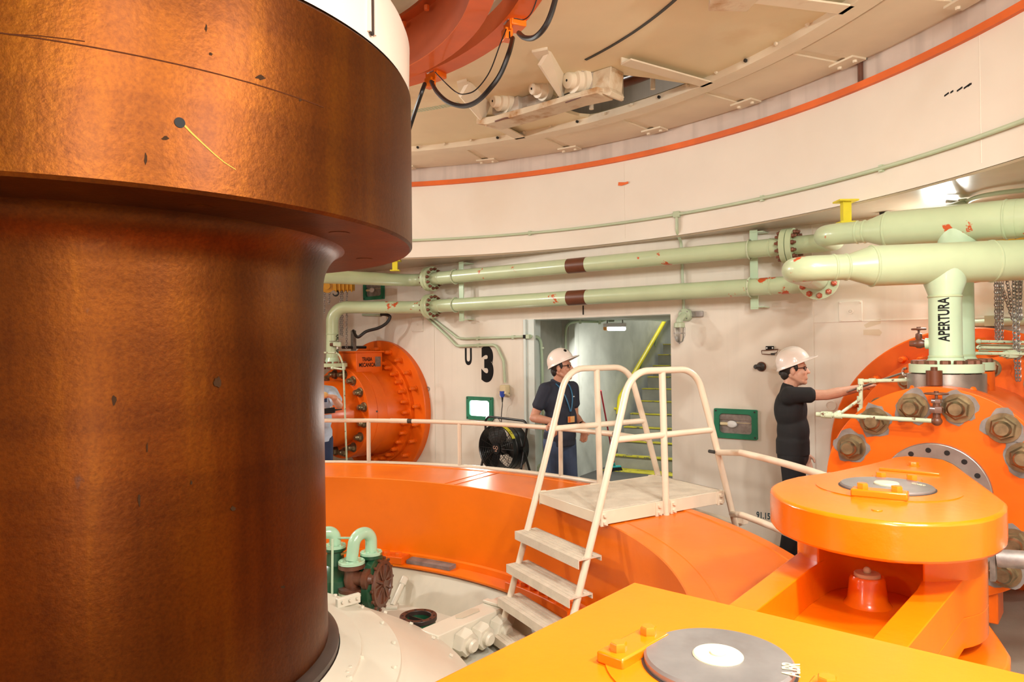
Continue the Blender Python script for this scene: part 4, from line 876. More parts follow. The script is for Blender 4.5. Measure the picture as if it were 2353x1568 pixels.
MB().rev(p+ZZ*.03, -ZZ, [(0, .03), (.05, .03), (.07, .022), (.075, 0)], 16).build('plug_body', 'plug_blue', pg); MB().cyl(p-ZZ*.045, p-ZZ*.10, .014, .007, 10).build('cord_grip', 'black_rubber', pg)
MB().tube(spl([p-ZZ*.09]+[atw(x, y, .06) for x, y in ((1154, 935), (1152, 960), (1155, 985), (1168, 1010))]), .005, 6).build('cord', 'black_rubber', pg)
# conduit run inside the doorway
pn = WN
jw = [wal(DL+.10, z, -.06) for z in (1.93, 1.93, .25)]
o = thing('door_conduit', jw[0], 'mint conduit bending down inside the left door jamb', 'conduit', 'conduits in the doorway')
MB().tube(bend([atw(1218, 774, .03), aty(1243, 775, 8.35), aty(1246, 830, 8.35), aty(1250, 1062, 8.35), aty(1236, 1074, 8.3)], .1), .017, 10).build('pipe', 'pipe_green_clean', o)
for y in (800, 885): MB().box(aty(1247, y, 8.36), (.03, .06, .02)).build('clip', 'pipe_green_clean', o)
MB().box(aty(1228, 1078, 8.25), (.10, .06, .07)).build('junction', 'conduit_green', o, bevel=.006)
o = thing('passage_conduit', aty(1300, 745, 9.2), 'mint conduit running down the concrete and along the passage ceiling to the lamp', 'conduit', 'conduits in the doorway')
MB().tube(bend([aty(1300, 1080, 9.15), aty(1300, 745, 9.15), aty(1325, 739, 9.3), aty(1376, 740, 9.45), aty(1392, 735, 9.5)], .12), .017, 10).build('pipe', 'pipe_green_clean', o)
MB().tube(bend([aty(1400, 736, 9.55), aty(1490, 735, 10.3), aty(1530, 737, 10.6)], .12), .015, 10).build('pipe', 'pipe_green_clean', o)
MB().box(aty(1404, 735, 9.5), (.08, .06, .06)).build('junction', 'conduit_green', o, bevel=.006)
for x, y in ((1333, 740), (1378, 741)): MB().box(aty(x, y, 9.32), (.03, .04, .05)).build('clip', 'pipe_green_clean', o)
# ================================================================== GREEN LAMP BOXES
def lampbox(s, z, lit, lab, bulb=False):
    o = thing('wall_floodlight', wal(s, z), lab, 'lamp', 'green framed wall lamps')
    w, h, iw, ih = .205, .139, .155, .093
    def rrect(a, b, r): return [p for q in ((a-r, b-r, 0), (-(a-r), b-r, 90), (-(a-r), -(b-r), 180), (a-r, -(b-r), 270)) for p in arc2(q[0], q[1], r, q[2], q[2]+90, 5)]
    MB().plate([rrect(w, h, .012), rrect(iw, ih, .035)], lambda x, y, t: wal(s+x, z+y, .028-t), .028).build('frame', 'lamp_green', o)
    MB().box(wal(s, z, .002), (2*iw+.02, .004, 2*ih+.02), (WT, WN, ZZ)).build('reflector', 'lit_lens' if lit else 'galvanized', o)
    if not lit:
        MB().box(wal(s, z+.06, .008), (2*iw, .012, .05), (WT, WN, ZZ)).build('reflector_fold', 'galvanized', o)
        MB().cyl(wal(s-iw+.01, z-.005, .014), wal(s-.07, z-.005, .014), .016, n=14).build('lamp_holder', 'sticker', o); MB().ell(wal(s-.035, z-.005, .018), (.05, .016, .034), 16, 10, (WT, WN, ZZ)).build('bulb', 'white_plastic', o)
        MB().box(wal(s+.06, z+.01, .008), (.16, .008, .004), (WT, WN, ZZ)).build('wire', 'sticker', o)
    for a in (-1, 1):
        for b_ in (-1, 1): MB().disc(wal(s+a*.185, z+b_*.118, .028), -WN, .009, .004, 10).build('screw', 'dark_steel', o)
    return o
lampbox(-1.86, 1.095, True, 'brightly lit green framed wall lamp below the number 3')
lampbox(1.281, 1.086, False, 'unlit green framed wall lamp with a bulb, left of the man in black')
lampbox(-3.735, 2.64, False, 'dark green framed wall lamp high up beneath the left oil pipe')
lampbox(3.0, 2.62, True, 'lit green framed wall lamp shining between the two pipe headers')
# paint on the wall
o = thing('painted_unit_number', wal(-1.85, 1.6, .001), 'black painted unit mark U 3 on the wall', 'number')
text('letter', 'U', .275, 'black_paint', lambda x, y, t: wal(-2.045+x, 1.71+y, .0005+t), o, sx=.62, off=.010)
text('digit', '3', .54, 'black_paint', lambda x, y, t: wal(-1.742+x, 1.607+y, .0005+t), o, sx=.74, off=.03)
o = thing('painted_level_mark', wal(1.58, .25, .001), 'small dark teal stencil 91.15 low on the wall right of the stile', 'number')
text('digits', '91.15', .080, 'dark_teal_paint', lambda x, y, t: wal(1.524+x, .252+y, .0005+t), o, sx=.72, off=.002)
# ================================================================== FAN, BROOM
fd = V((-.66, -.75, 0)).normalized(); fx = ZZ.cross(fd); fc = aty(1141, 1031, 7.95); Rq = .258
fan = thing('drum_fan', V((fc.x, fc.y, 0)), 'black drum fan with yellow label on a tube stand left of the doorway', 'fan')
MB().rev(fc, -fd, [(0, Rq-.006), (-.012, Rq+.004), (-.012, Rq+.006), (.0, Rq), (.05, Rq), (.055, Rq+.006), (.065, Rq+.006), (.07, Rq), (.13, Rq), (.135, Rq+.006), (.145, Rq+.006), (.15, Rq), (.24, Rq), (.25, Rq+.004), (.25, Rq-.006), (0, Rq-.006)], 60).build('drum', 'black_metal', fan, ang=.4)
def grill(p, nm, rw):
    b = MB()
    for r in [.06+.0285*k for k in range(7)]: b.tube([p+(fx*cos(2*pi*k/40)+ZZ*sin(2*pi*k/40))*r for k in range(40)], .0018, 4, closed=True)
    for k in range(rw): a = 2*pi*k/rw; e = fx*cos(a)+ZZ*sin(a); b.tube([p+e*.05, p+e*Rq], .0028, 5)
    o = b.build(nm, 'black_metal', fan); o['kind'] = 'stuff'
grill(fc, 'front_grill', 18); grill(fc-fd*.24, 'rear_grill', 14)
hb_ = MB().disc(fc-fd*.004, fd, .066, .016, 30, .004).build('hub_badge', 'black_paint', fan)
MB().cyl(fc-fd*.09, fc-fd*.24, .085, n=30).build('motor', 'black_metal', fan)
for k in range(3):
    a = 2*pi*k/3+2.0; e = fx*cos(a)+ZZ*sin(a); t = fd.cross(e); pts = []
    b = MB(); vs = []
    for i in range(6):
        r = .05+.185*i/5; w = .05+.055*sin(pi*(i+1)/7); tw = .6-.35*i/5
        for s_ in (-1, 1): q = fc-fd*.08+e*r+(t*cos(tw)+fd*sin(tw))*(s_*w); vs += [q+fd*.002, q-fd*.002]
    b.add(vs, [f for i in range(5) for f in ((4*i, 4*i+2, 4*i+6, 4*i+4), (4*i+1, 4*i+5, 4*i+7, 4*i+3), (4*i, 4*i+4, 4*i+5, 4*i+1), (4*i+2, 4*i+3, 4*i+7, 4*i+6))]+[(0, 1, 3, 2), (20, 22, 23, 21)]); b.build('blade', 'black_metal', fan)
mat('badge_pink', (.62, .36, .26), .5)
MB().tube([fc+fd*.014+fx*(-.022+.014*cos(a))+ZZ*(.010+.016*sin(a)) for a in [.9+.33*k for k in range(17)]], .003, 6).build('emblem', 'badge_pink', hb_)
MB().tube([fc+fd*.014+fx*(.014+.016*cos(a))+ZZ*(.008+.018*sin(a)) for a in [2.4-.36*k for k in range(18)]], .003, 6).build('emblem', 'badge_pink', hb_)
text('lettering', 'AIR', .022, 'badge_pink', lambda x, y, t: fc+fd*(.0125+t)+fx*x+ZZ*(y-.028), hb_)
lb_ = MB(); vs = []
for i in range(15):
    a = rad(88-60*i/14); e = -fx*cos(a)*-1+ZZ*0; e = fx*cos(a)+ZZ*sin(a)
    for d in (-.004, -.052): vs += [fc+fd*d+e*(Rq+.0075), fc+fd*d+e*(Rq+.002)]
lb_.add(vs, [f for i in range(14) for f in ((4*i, 4*i+2, 4*i+6, 4*i+4), (4*i+1, 4*i+5, 4*i+7, 4*i+3), (4*i, 4*i+4, 4*i+5, 4*i+1), (4*i+2, 4*i+3, 4*i+7, 4*i+6))]+[(0, 1, 3, 2), (56, 58, 59, 57)]).build('yellow_label', 'label_yellow', fan)
def wrapf(x, y, t): a = rad(44)-x/Rq; e = fx*cos(a)+ZZ*sin(a); return fc+fd*(-.028+y)+e*(Rq+.0078+t)
text('lettering', 'F L', .034, 'black_paint', wrapf, fan)
pm = fc-fd*.13
for s_, nm in ((1, 'r'), (-1, 'l')):
    pv = pm+fx*(s_*(Rq+.03)); top = pm+fx*(s_*(Rq+.01))-fd*.06+ZZ*.30
    MB().disc(pv-fx*(s_*.03), fx*s_, .03, .045, 16).build('pivot_knob', 'black_metal', fan)
    MB().tube([pv, V((pv.x, pv.y, 0))+fd*(.20)+fx*(s_*.02)+ZZ*.014], .014, 10).build('leg', 'black_metal', fan)
    MB().tube([pv, V((pv.x, pv.y, 0))-fd*(.24)+fx*(s_*.02)+ZZ*.014], .014, 10).build('leg', 'black_metal', fan)
u = [pm+fx*(Rq+.03), pm+fx*(Rq+.075)-fd*.02+ZZ*.31, pm-fx*(Rq+.05)-fd*.02+ZZ*.33, pm-fx*(Rq+.03)]
MB().tube(bend(u, .07, 7), .0135, 10).build('handle_frame', 'black_metal', fan)
MB().tube(spl([fc-fd*.1+ZZ*(Rq+.01)-fx*.02, fc-fd*.1+ZZ*(Rq+.06)-fx*.06, fc-fd*.1+ZZ*(Rq+.05)-fx*.13, fc-fd*.1+ZZ*(Rq-.02)-fx*.19]), .004, 6).build('cord', 'black_rubber', fan)
bh = atz(1412, 1075, .05); bt = aty(1383, 912, 9.75)
br_ = thing('push_broom', V((bh.x, bh.y, 0)), 'push broom with a red handle and teal head leaning by the stairs', 'broom')
bx_ = V((.93, .36, 0)); by_ = V((-.36, .93, 0))
MB().tube([bh+ZZ*.04, bt, bt+(bt-bh)*.08], .012, 10).build('handle', 'broom_red', br_)
MB().box(bh+ZZ*.012, (.20, .06, .03), (bx_, by_, ZZ)).build('head', 'teal_plastic', br_, bevel=.01); MB().cyl(bh+ZZ*.02, bh+ZZ*.02+(bt-bh).normalized()*.07, .022, .015, 12).build('socket', 'teal_plastic', br_)
b = MB()
for i in range(9):
    for j in range(3): p = bh+bx_*(-.09+.0225*i)+by_*(-.022+.022*j); b.cyl(p, V((p.x+(p.x-bh.x)*.15, p.y+(j-1)*.012, .004)), .012, .014, 6)
o = b.build('bristles', 'black_paint', br_); o['kind'] = 'stuff'
# ================================================================== SMALL WALL PIECES
for px, py, lab, w in ((1954.5, 716, 'square cream cover plate on the wall below the red-bolted pipe flange', .185), (960, 746, 'square cream cover plate on the wall between left servomotor and pipe flange', .20)):
    p = atw(px, py); o = thing('cover_plate', p, lab, 'plate', 'square cover plates on the wall')
    MB().box(p-WN*.005, (w, .012, w*.94), (WT, WN, ZZ)).build('plate', 'wall_paint', o, bevel=.002)
    for a in (-1, 1):
        for c in (-1, 1): MB().hexn(p-WN*.010+WT*(a*w*.42)+ZZ*(c*w*.40), -WN, .009, .007).build('bolt', 'wall_paint', o)
    MB().ringd(p-WN*.010, -WN, .012, .024, .006, 20).build('boss', 'wall_paint', o); MB().disc(p-WN*.010, -WN, .010, .008, 12).build('boss', 'wall_paint', o)
p = atw(1909, 933); solo(MB().ringd(p+WN*.002, -WN, .036, .045, .008, 30), 'wall_socket_ring', 'wall_paint', p, 'small cream ring set in the wall beside the thin green pipes', 'ring')
p = atw(984, 894); solo(MB().ringd(p+WN*.002, -WN, .016, .03, .01, 20), 'wall_eyelet', 'galvanized', p, 'small steel eyelet set in the wall right of the left servomotor', 'eyelet')
p = atw(1769, 800, .01); o = thing('tag_bracket', p, 'black two-screw tag on a rusty wire frame left of the white helmet', 'bracket')
MB().box(p, (.072, .008, .034), (WT, WN, ZZ)).build('tag', 'black_paint', o)
for a in (-.026, .026): MB().disc(p+WT*a-WN*.004, -WN, .007, .004, 12).build('screw', 'white_plastic', o)
q = [atw(x, y, .012) for x, y in ((1750, 806), (1751, 814), (1768, 815), (1785, 811), (1788, 803), (1750, 806))]; MB().tube(q, .004, 6).build('wire_frame', 'rust_brown', o)
q = atw(1776, 814, .02); MB().box(q, (.03, .02, .018), (WT, WN, ZZ)).build('knot', 'dark_steel', o)
p = atw(1750, 843); o = thing('wall_stud', p, 'short dark capped stud sticking out of the wall under the tag', 'stud')
MB().rev(p, (-WN-WT*.5).normalized(), [(0, .038), (.02, .036), (.03, .022), (.075, .022), (.085, .016), (.085, 0)], 18).build('stud', 'dark_steel', o); MB().ringd(p-WN*.004, -WN, .03, .045, .006, 20).build('washer', 'rust_brown', o)
p = atR(1432, 422, 5.03); e = (V((p.x, p.y, 0))-C).normalized(); q = V((e.y, -e.x, 0))
solo(MB().prism([(-.06, -.012), (-.02, -.02), (.06, -.008), (.06, .012), (.02, .010), (-.055, .022)], p, (q, ZZ, -e), .003), 'paint_patch', 'orange_dull', p, 'small orange paint patch on the upper liner', 'patch')
p = atR(1977, 160, 5.05); e = (V((p.x, p.y, 0))-C).normalized(); q = V((e.y, -e.x, 0)); d0, d1 = atR(1977, 124, 5.05), atR(1977, 200, 5.05)
o = thing('drain_tube', p, 'short dark brown vertical tube between ceiling and orange liner edge', 'tube'); MB().tube([V((p.x, p.y, 3.785)), V((p.x, p.y, 3.955))], .02, 12).build('tube', 'rust_brown', o); MB().box(V((p.x, p.y, 3.957)), (.10, .03, .012), (q, e, ZZ)).build('foot', 'dark_steel', o)
for px, lab in (([(1985, 747), (2003, 737), (2024, 733), (2024, 744), (2010, 748), (1990, 754)], 'upper ghost of a removed sticker on the wall left of the APERTURA pipe'), ([(1984, 758), (2020, 757), (2027, 764), (2022, 772), (1984, 770)], 'lower ghost of a removed sticker on the wall left of the APERTURA pipe')):
    q = [atw(x, y) for x, y in px]; o0 = q[0]; solo(MB().prism([((p_-o0).dot(WT), p_.z-o0.z) for p_ in q], o0+WN*.001, (WT, ZZ, -WN), .002), 'sticker_ghost', 'ghost', o0, lab, 'mark')
o = thing('scuff_marks', atR(2200, 208, 5.03), 'row of small black scuffs on the upper liner at the right', 'mark')
for x, y, w in ((2175, 217, 5), (2187, 211, 3), (2205, 205, 6), (2222, 198, 7), (2228, 195, 4)):
    p = atR(x, y, 5.037); e = (V((p.x, p.y, 0))-C).normalized(); MB().box(p, (.007*w, .003, .010), (V((e.y, -e.x, .25)).normalized(), e, ZZ)).build('scuff', 'black_paint', o)
p = atw(1340, 713, .004); solo(MB().box(p, (.012, .006, .10), (WT, WN, ZZ)), 'wall_slot', 'black_paint', p, 'narrow black vertical slot mark in the wall above the doorway', 'mark')
# conduit with fitting on the soffit at top right
p = atz(2214, 468, 2.84); o = thing('soffit_conduit', p, 'green conduit with rusty fitting under the soffit at the upper right', 'conduit')
MB().tube(bend([p, atz(2246, 452, 2.85), atz(2300, 443, 2.85), atz(2400, 432, 2.85)], .2), .017, 10).build('pipe', 'conduit_green', o)
MB().box(p, (.09, .06, .06), (UU, VV, ZZ)).build('fitting', 'pipe_green_dirty', o, bevel=.01); MB().box(p-ZZ*.035+UU*.02, (.04, .04, .03)).build('cap', 'yellow_paint', o, bevel=.004)
MB().tube([p-UU*.04, atz(2175, 463, 2.85)], .012, 8).build('stem', 'galvanized', o); MB().tube([p, la(4.15, 2.86, 2.70)], .03, 10).build('strut', 'pipe_green_clean', o)
p = atz(2030, 492, 2.87); o = thing('soffit_hook', p, 'small black hook bolt under the soffit above the header pipe', 'hook'); MB().disc(p+ZZ*.014, -ZZ, .03, .02, 14).build('base', 'black_metal', o); MB().tube([p, p-ZZ*.02, p-ZZ*.03+VV*.12], .008, 8).build('arm', 'black_metal', o)
# ================================================================== CHAINS AND HOISTS
def chain(a, b, parent, lk_=.030, r=.0036, w=.011, nm='chain', m='galvanized'):
    a, b = V(a), V(b); d = (b-a); n = max(2, int(d.length/(lk_*.72))); t = d.normalized(); x = t.orthogonal().normalized(); y = t.cross(x); mb = MB()
    x, y = (x+y).normalized(), (y-x).normalized()
    for i in range(n):
        c = a+d*((i+.5)/n); s_ = x if i % 2 else y
        mb.tube([c+s_*(w*cos(q))+t*(lk_*.5*sin(q)*(1.0)) for q in [2*pi*k/8 for k in range(8)]], r, 4, closed=True)
    o = mb.build(nm, m, parent); o['kind'] = 'stuff'; return o
hp = aty(2300, 549, 5.1)
h1 = thing('chain_hoist', hp, 'yellow hoist beam with bunches of steel chain hanging at the right edge', 'hoist', 'chain hoists over the servomotors')
a_, b2 = aty(2248, 549, 5.15), aty(2400, 548, 4.7); bd_ = (b2-a_).normalized(); MB().box((a_+b2)/2, ((b2-a_).length, .06, .075), (bd_, ZZ.cross(bd_), ZZ)).build('beam', 'hoist_yellow', h1, bevel=.004)
nrm = -(ZZ.cross(bd_)); nrm = nrm if nrm.y < 0 else -nrm
for d in (.02, .115): MB().hexn(a_+bd_*d+nrm*.03, nrm, .019, .014).build('bolt', 'chrome', h1)
text('lettering', 'HRS C', .035, 'black_paint', lambda x, y, t: a_+bd_*(.27+x)+nrm*(.0305+t)+ZZ*(y+.008), h1, sx=.8, off=.002)
for x0, y0, x1, y1, Y in ((2287, 600, 2290, 786, 4.9), (2293, 600, 2294, 786, 4.93), (2299, 600, 2297, 786, 4.86), (2304, 600, 2302, 786, 4.9), (2308, 610, 2326, 715, 4.85), (2304, 665, 2328, 735, 4.82),
                          (2328, 600, 2332, 800, 4.62), (2335, 600, 2341, 800, 4.6), (2341, 600, 2346, 735, 4.65), (2348, 600, 2343, 735, 4.6), (2332, 800, 2337, 876, 4.58), (2341, 800, 2343, 876, 4.56)):
    chain(aty(x0, y0, Y), aty(x1, y1, Y), h1)
h2p = aty(790, 655, 9.2)
h2 = thing('chain_hoist', h2p, 'yellow chain hoist with black hook under the left oil pipes', 'hoist', 'chain hoists over the servomotors')
MB().box(aty(790, 657, 9.2), (.26, .14, .13)).build('body', 'hoist_yellow', h2, bevel=.012); MB().cyl(aty(752, 658, 9.12), aty(752, 658, 9.30), .085, n=28).build('drum', 'hoist_yellow', h2)
for k in range(5): MB().box(aty(772+9*k, 657, 9.12), (.012, .02, .16)).build('rib', 'hoist_yellow', h2)
MB().disc(aty(752, 658, 9.115), (0, -1, 0), .04, .012, 20).build('cap', 'hoist_yellow', h2)
c = aty(771, 672, 9.15); MB().tube([c+V((.035*cos(a), 0, .035*sin(a)-.01)) for a in [rad(100-k*27) for k in range(11)]], [.012]*8+[.010, .008, .005], 8).build('hook', 'black_metal', h2)
for x, y1 in ((746, 720), (757, 700), (783, 770), (787, 775), (797, 800)): chain(aty(x, 668, 9.2), aty(x-1, y1, 9.2), h2, .034, .0042, .013)
# ================================================================== THIN PIPES ROUND THE RIGHT SERVOMOTOR
def wheel(parent, c, d, r, m='rust_brown', tr=.006):
    d = V(d).normalized(); x = d.orthogonal().normalized(); y = d.cross(x); b = MB(); b.tube([V(c)+(x*cos(a)+y*sin(a))*r for a in [2*pi*k/24 for k in range(24)]], tr, 8, closed=True)
    for k in range(3): a = pi*k/3; b.tube([V(c)-(x*cos(a)+y*sin(a))*r, V(c)+(x*cos(a)+y*sin(a))*r], tr*.8, 6)
    b.disc(V(c)-d*.008, d, .012, .022, 12); return b.build('handwheel', m, parent)
v1 = la(3.60, SRA-.17, 1.83)
vp = atpl(2103, 790, la(3.62, 0), UU)
o = thing('vent_valve', vp, 'rusty gate valve with a small handwheel on the APERTURA pipe', 'valve', 'rusty valves on the right servomotor')
tp = la(3.62, SRA, vp.z); ax_ = (V((tp.x, tp.y, vp.z))-vp).normalized(); ax_.z = 0
MB().rev(vp-ax_*.03, ax_, [(0, .017), (.03, .02), (.04, .028), (.06, .03), (.08, .022), (.09, .018), (.10, .02), (.13, .02), (.13, 0)], 16).build('body', 'rust_brown', o)
MB().cyl(vp+ax_*.09, V((tp.x, tp.y, vp.z))-ax_*.085, .014, n=12).build('nipple', 'rust_brown', o); MB().disc(V((tp.x, tp.y, vp.z))-ax_*.105, ax_, .033, .03, 20).build('boss', 'pipe_green_clean', o)
MB().rev(vp+ax_*.02, ZZ, [(0, .018), (.025, .014), (.035, .020), (.06, .018), (.065, .006), (.09, .006), (.09, 0)], 12).build('bonnet', 'rust_brown', o); wheel(o, vp+ax_*.02+ZZ*.088, ZZ, .036)
Lp = 3.17
e0 = atpl(2150, 968, la(Lp, 0), UU); e1 = atpl(1888, 953, la(Lp, 0), UU); e2 = atpl(1976, 918, la(3.62, 0), UU); e3 = atpl(1978, 876, la(3.62, 0), UU); e4 = atpl(2097, 874, la(3.60, 0), UU); e5 = atpl(1978, 950, la(3.62, 0), UU)
dp = thing('drain_piping', e0, 'thin chipped pale green pipe loop reaching left of the right servomotor', 'pipe')
MB().tube([e0, e1], .0125, 10).build('pipe', 'pipe_green_dirty', dp); MB().tube([e1+(e0-e1).normalized()*.09, e2], .010, 10).build('pipe', 'pipe_green_dirty', dp); MB().tube([e5, e3], .012, 10).build('pipe', 'pipe_green_dirty', dp); MB().tube([e3, e4], .012, 10).build('pipe', 'pipe_green_dirty', dp)
for p, d, r, l in ((e1, (e0-e1).normalized(), .021, .06), (e1+(e0-e1).normalized()*.075, (e0-e1).normalized(), .019, .04), (e3-ZZ*.02, ZZ, .018, .035), (e2-ZZ*.03, ZZ, .018, .05), (e2-ZZ*.085, ZZ, .017, .03), (e2+ZZ*.05, ZZ, .018, .03), (e3+(e4-e3).normalized()*.05, (e4-e3).normalized(), .016, .04), (e1+(e0-e1).normalized()*.085+ZZ*.005, (e2-e1-(e0-e1).normalized()*.09).normalized(), .016, .05)): MB().cyl(p, p+V(d)*l, r, n=12).build('union', 'pipe_green_dirty', dp)
MB().cyl(e1-(e0-e1).normalized()*.03, e1, .014, n=10).build('cap', 'pipe_green_dirty', dp)
o = thing('drain_valve', e0, 'dark brown valve with flat handwheel on the face of the right servomotor', 'valve', 'rusty valves on the right servomotor')
g0 = e0+VV*.005; MB().ell(g0, (.028, .028, .026), 14, 10).build('elbow', 'rust_brown', o); MB().cyl(g0+ZZ*.02, g0+ZZ*.05, .019, n=12).build('nipple', 'rust_brown', o); MB().hexn(g0+ZZ*.045, ZZ, .034, .035).build('body', 'rust_brown', o); MB().cyl(g0+ZZ*.08, g0+ZZ*.10, .018, n=12).build('bonnet', 'rust_brown', o); MB().hexn(g0+ZZ*.098, ZZ, .026, .024).build('bonnet_nut', 'rust_brown', o); MB().cyl(g0+ZZ*.12, g0+ZZ*.152, .008, n=8).build('stem', 'rust_brown', o); wheel(o, g0+ZZ*.15, ZZ, .055, tr=.005)
o = thing('sensing_pipes', aty(2250, 800, 4.75), 'bundle of thin pale green pipes with a union running to the right edge', 'pipe')
for y, Y, m in ((786, 4.78, 'pipe_green_dirty'), (794, 4.85, 'conduit_green'), (800, 4.74, 'pipe_green_dirty'), (807, 4.8, 'conduit_green'), (813, 4.6, 'pipe_green_dirty')):
    a_, b2 = aty(2249 if y < 810 else 2226, y-1, Y), aty(2420, y+2, Y-.1); MB().tube([a_, b2], .0075 if m == 'conduit_green' else .010, 8).build('pipe', m, o)
    if y in (786, 800, 813): MB().ell(a_, (.018, .018, .016), 10, 8).build('fitting', m, o)
for x, r, l in ((2307, .023, .02), (2314, .030, .055), (2335, .023, .03), (2298, .016, .02)): a_ = aty(x, 815, 4.57); MB().hexn(a_, (1, -.06, 0), r, l).build('union', 'pipe_green_dirty', o)
MB().box(aty(2250, 797, 4.86), (.08, .02, .12)).build('support', 'orange_cast', o); MB().box(aty(2258, 812, 4.9), (.08, .3, .03)).build('support', 'orange_cast', o)
wp = [atw(2228, 744, .09), atw(2420, 738, .09)]; o = thing('wall_pipe', wp[0], 'grey-green horizontal pipe on the wall behind the hanging chains', 'pipe'); MB().tube(wp, .030, 14).build('pipe', 'conduit_green', o); MB().box(atw(2276, 738, .06), (.07, .12, .08), (WT, WN, ZZ)).build('clamp', 'conduit_green', o)
cp_ = [aty(x, y, Y) for x, y, Y in ((2226, 640, 4.95), (2226, 700, 4.95), (2226, 790, 4.95))]; o = thing('red_post', cp_[2], 'narrow rust-red steel post standing behind the second vertical pipe', 'post'); MB().box((cp_[0]+cp_[2])/2, (.03, .05, (cp_[0]-cp_[2]).length)).build('post', 'orange_dark', o); MB().box(cp_[0]+V((.015, 0, 0)), (.09, .06, .06)).build('head', 'orange_dark', o)
# thin riser beside the left servomotor
tt = [aty(745, 811, 8.35), aty(778, 811, 8.35), aty(789, 838, 8.35), aty(797, 1075, 8.35), V((0, 0, 0))]; tt[4] = V((tt[3].x, tt[3].y, .0))
o = thing('riser_pipe', tt[4], 'thin pale green riser pipe in front of the left servomotor', 'pipe'); MB().tube(bend(tt, .07), .0105, 10).build('pipe', 'pipe_green_dirty', o); MB().cyl(aty(790, 842, 8.35), aty(790, 850, 8.35), .018, n=10).build('union', 'pipe_green_dirty', o)
MB().tube([aty(764, 846, 8.4), aty(786, 849, 8.37)], .011, 8).build('branch', 'pipe_green_dirty', o); MB().ell(aty(764, 846, 8.4), (.022, .02, .02)).build('elbow', 'pipe_green_dirty', o)
p = aty(775, 792, 9.0); o = thing('pipe_cock', p, 'small rusty cock valve on the left vertical pipe', 'valve'); MB().box(p, (.10, .05, .06)).build('body', 'pipe_green_dirty', o, bevel=.01); MB().cyl(p-V((.05, 0, 0)), p-V((.09, 0, 0)), .022, n=12).build('stem', 'rust_brown', o); MB().tube([p+ZZ*.04-V((.1, 0, 0)), p+ZZ*.045+V((.06, 0, 0))], .004, 6).build('lever', 'galvanized', o); MB().cyl(p-ZZ*.03, p-ZZ*.06, .015, n=10).build('nut', 'chrome', o)
# ================================================================== STRAINER AND VALVE BEHIND THE SHAFT
vR = 2.2; cw0 = atR(882, 1342, 2.25)
wd0 = V((.97, -.24, 0)).normalized()          # the way the round cover faces
sn = thing('oil_strainer', V((cw0.x, cw0.y, -.2)), 'dark green strainer body with a rusty bolted round cover in the pit', 'strainer')
MB().rev(cw0-wd0*.02, -wd0, [(0, 0), (0, .165), (.02, .203), (.025, .206), (.07, .206), (.065, .16), (.30, .15), (.42, .10), (.42, 0)], 44).build('body', 'dark_green', sn, ang=.5)
MB().rev(cw0-wd0*.02, wd0, [(0, .178), (.02, .172), (.02, .145), (.010, .14), (.010, 0)], 44).build('round_cover', 'rust_brown', sn, ang=.5)
xx = ZZ.cross(wd0)
for k in range(6): a = pi*k/6; e = xx*cos(a)+ZZ*sin(a); MB().box(cw0-wd0*.006, (.30, .012, .014), (e, wd0.cross(e), wd0)).build('rib', 'rust_brown', sn)
MB().disc(cw0-wd0*.01, wd0, .03, .022, 18).build('hub', 'rust_brown', sn)
for k in range(14): a = 2*pi*k/14; MB().hexn(cw0+(xx*cos(a)+ZZ*sin(a))*.190-wd0*.02, wd0, .012, .016).build('bolt', 'rust_brown', sn)
nk = aty(853, 1275, cw0.y+.02); MB().rev(V((nk.x, nk.y, cw0.z+.10)), ZZ, [(0, .06), (nk.z-cw0.z-.125, .055), (nk.z-cw0.z-.12, .085), (nk.z-cw0.z-.095, .085), (nk.z-cw0.z-.095, 0)], 28).build('neck', 'dark_green', sn)
nkt = V((nk.x, nk.y, nk.z+.005))
vb = aty(808, 1295, cw0.y-.12)
gp = thing('green_elbow_pipe', nkt, 'mint green glossy U-bend pipe between valve and strainer neck', 'pipe', 'mint green pit pipes')
mid = (nkt+vb)/2+ZZ*.24
def fl2(p, r=.088, par=None): 
    o_ = MB().disc(p, ZZ, r, .022, 32, .004).build('flange', 'mint_green', par)
    for k in range(6): a = k*pi/3+.3; MB().hexn(p+ZZ*.022+V((cos(a), sin(a), 0))*r*.76, ZZ, .011, .009).build('bolt', 'mint_green', o_)
MB().tube(bend([nkt+ZZ*.01, V((nkt.x, nkt.y, nkt.z+.17)), vb+ZZ*.20+(nkt-vb)*.18, vb+ZZ*.02], .095, 9), .045, 20).build('pipe', 'mint_green', gp); fl2(nkt, .084, gp); fl2(vb, .098, gp)
MB().tube([aty(829, 1241, (nkt.y+vb.y)/2), aty(827, 1226, (nkt.y+vb.y)/2)], [.02, .024], 12).build('vent_boss', 'mint_green', gp)
w2 = [aty(827, 1230, (nkt.y+vb.y)/2), aty(808, 1237, nkt.y), aty(735, 1236, nkt.y)]; MB().tube(bend(w2, .05), .0085, 8).build('vent_tube', 'mint_green', gp)
dr_ = [aty(764, 1240, nkt.y-.2), aty(763, 1400, nkt.y-.2)]; MB().tube(dr_, .009, 8).build('drip_tube', 'pipe_green_clean', gp)
gv = thing('rusty_valve', V((vb.x, vb.y, -.2)), 'brown angle valve below the mint pipe beside the strainer cover', 'valve')
MB().rev(vb-ZZ*.003, -ZZ, [(0, .098), (.028, .098), (.03, .06), (.07, .052), (.12, .06), (.17, .05), (.175, .098), (.20, .098), (.20, 0)], 32).build('body', 'rust_brown', gv)
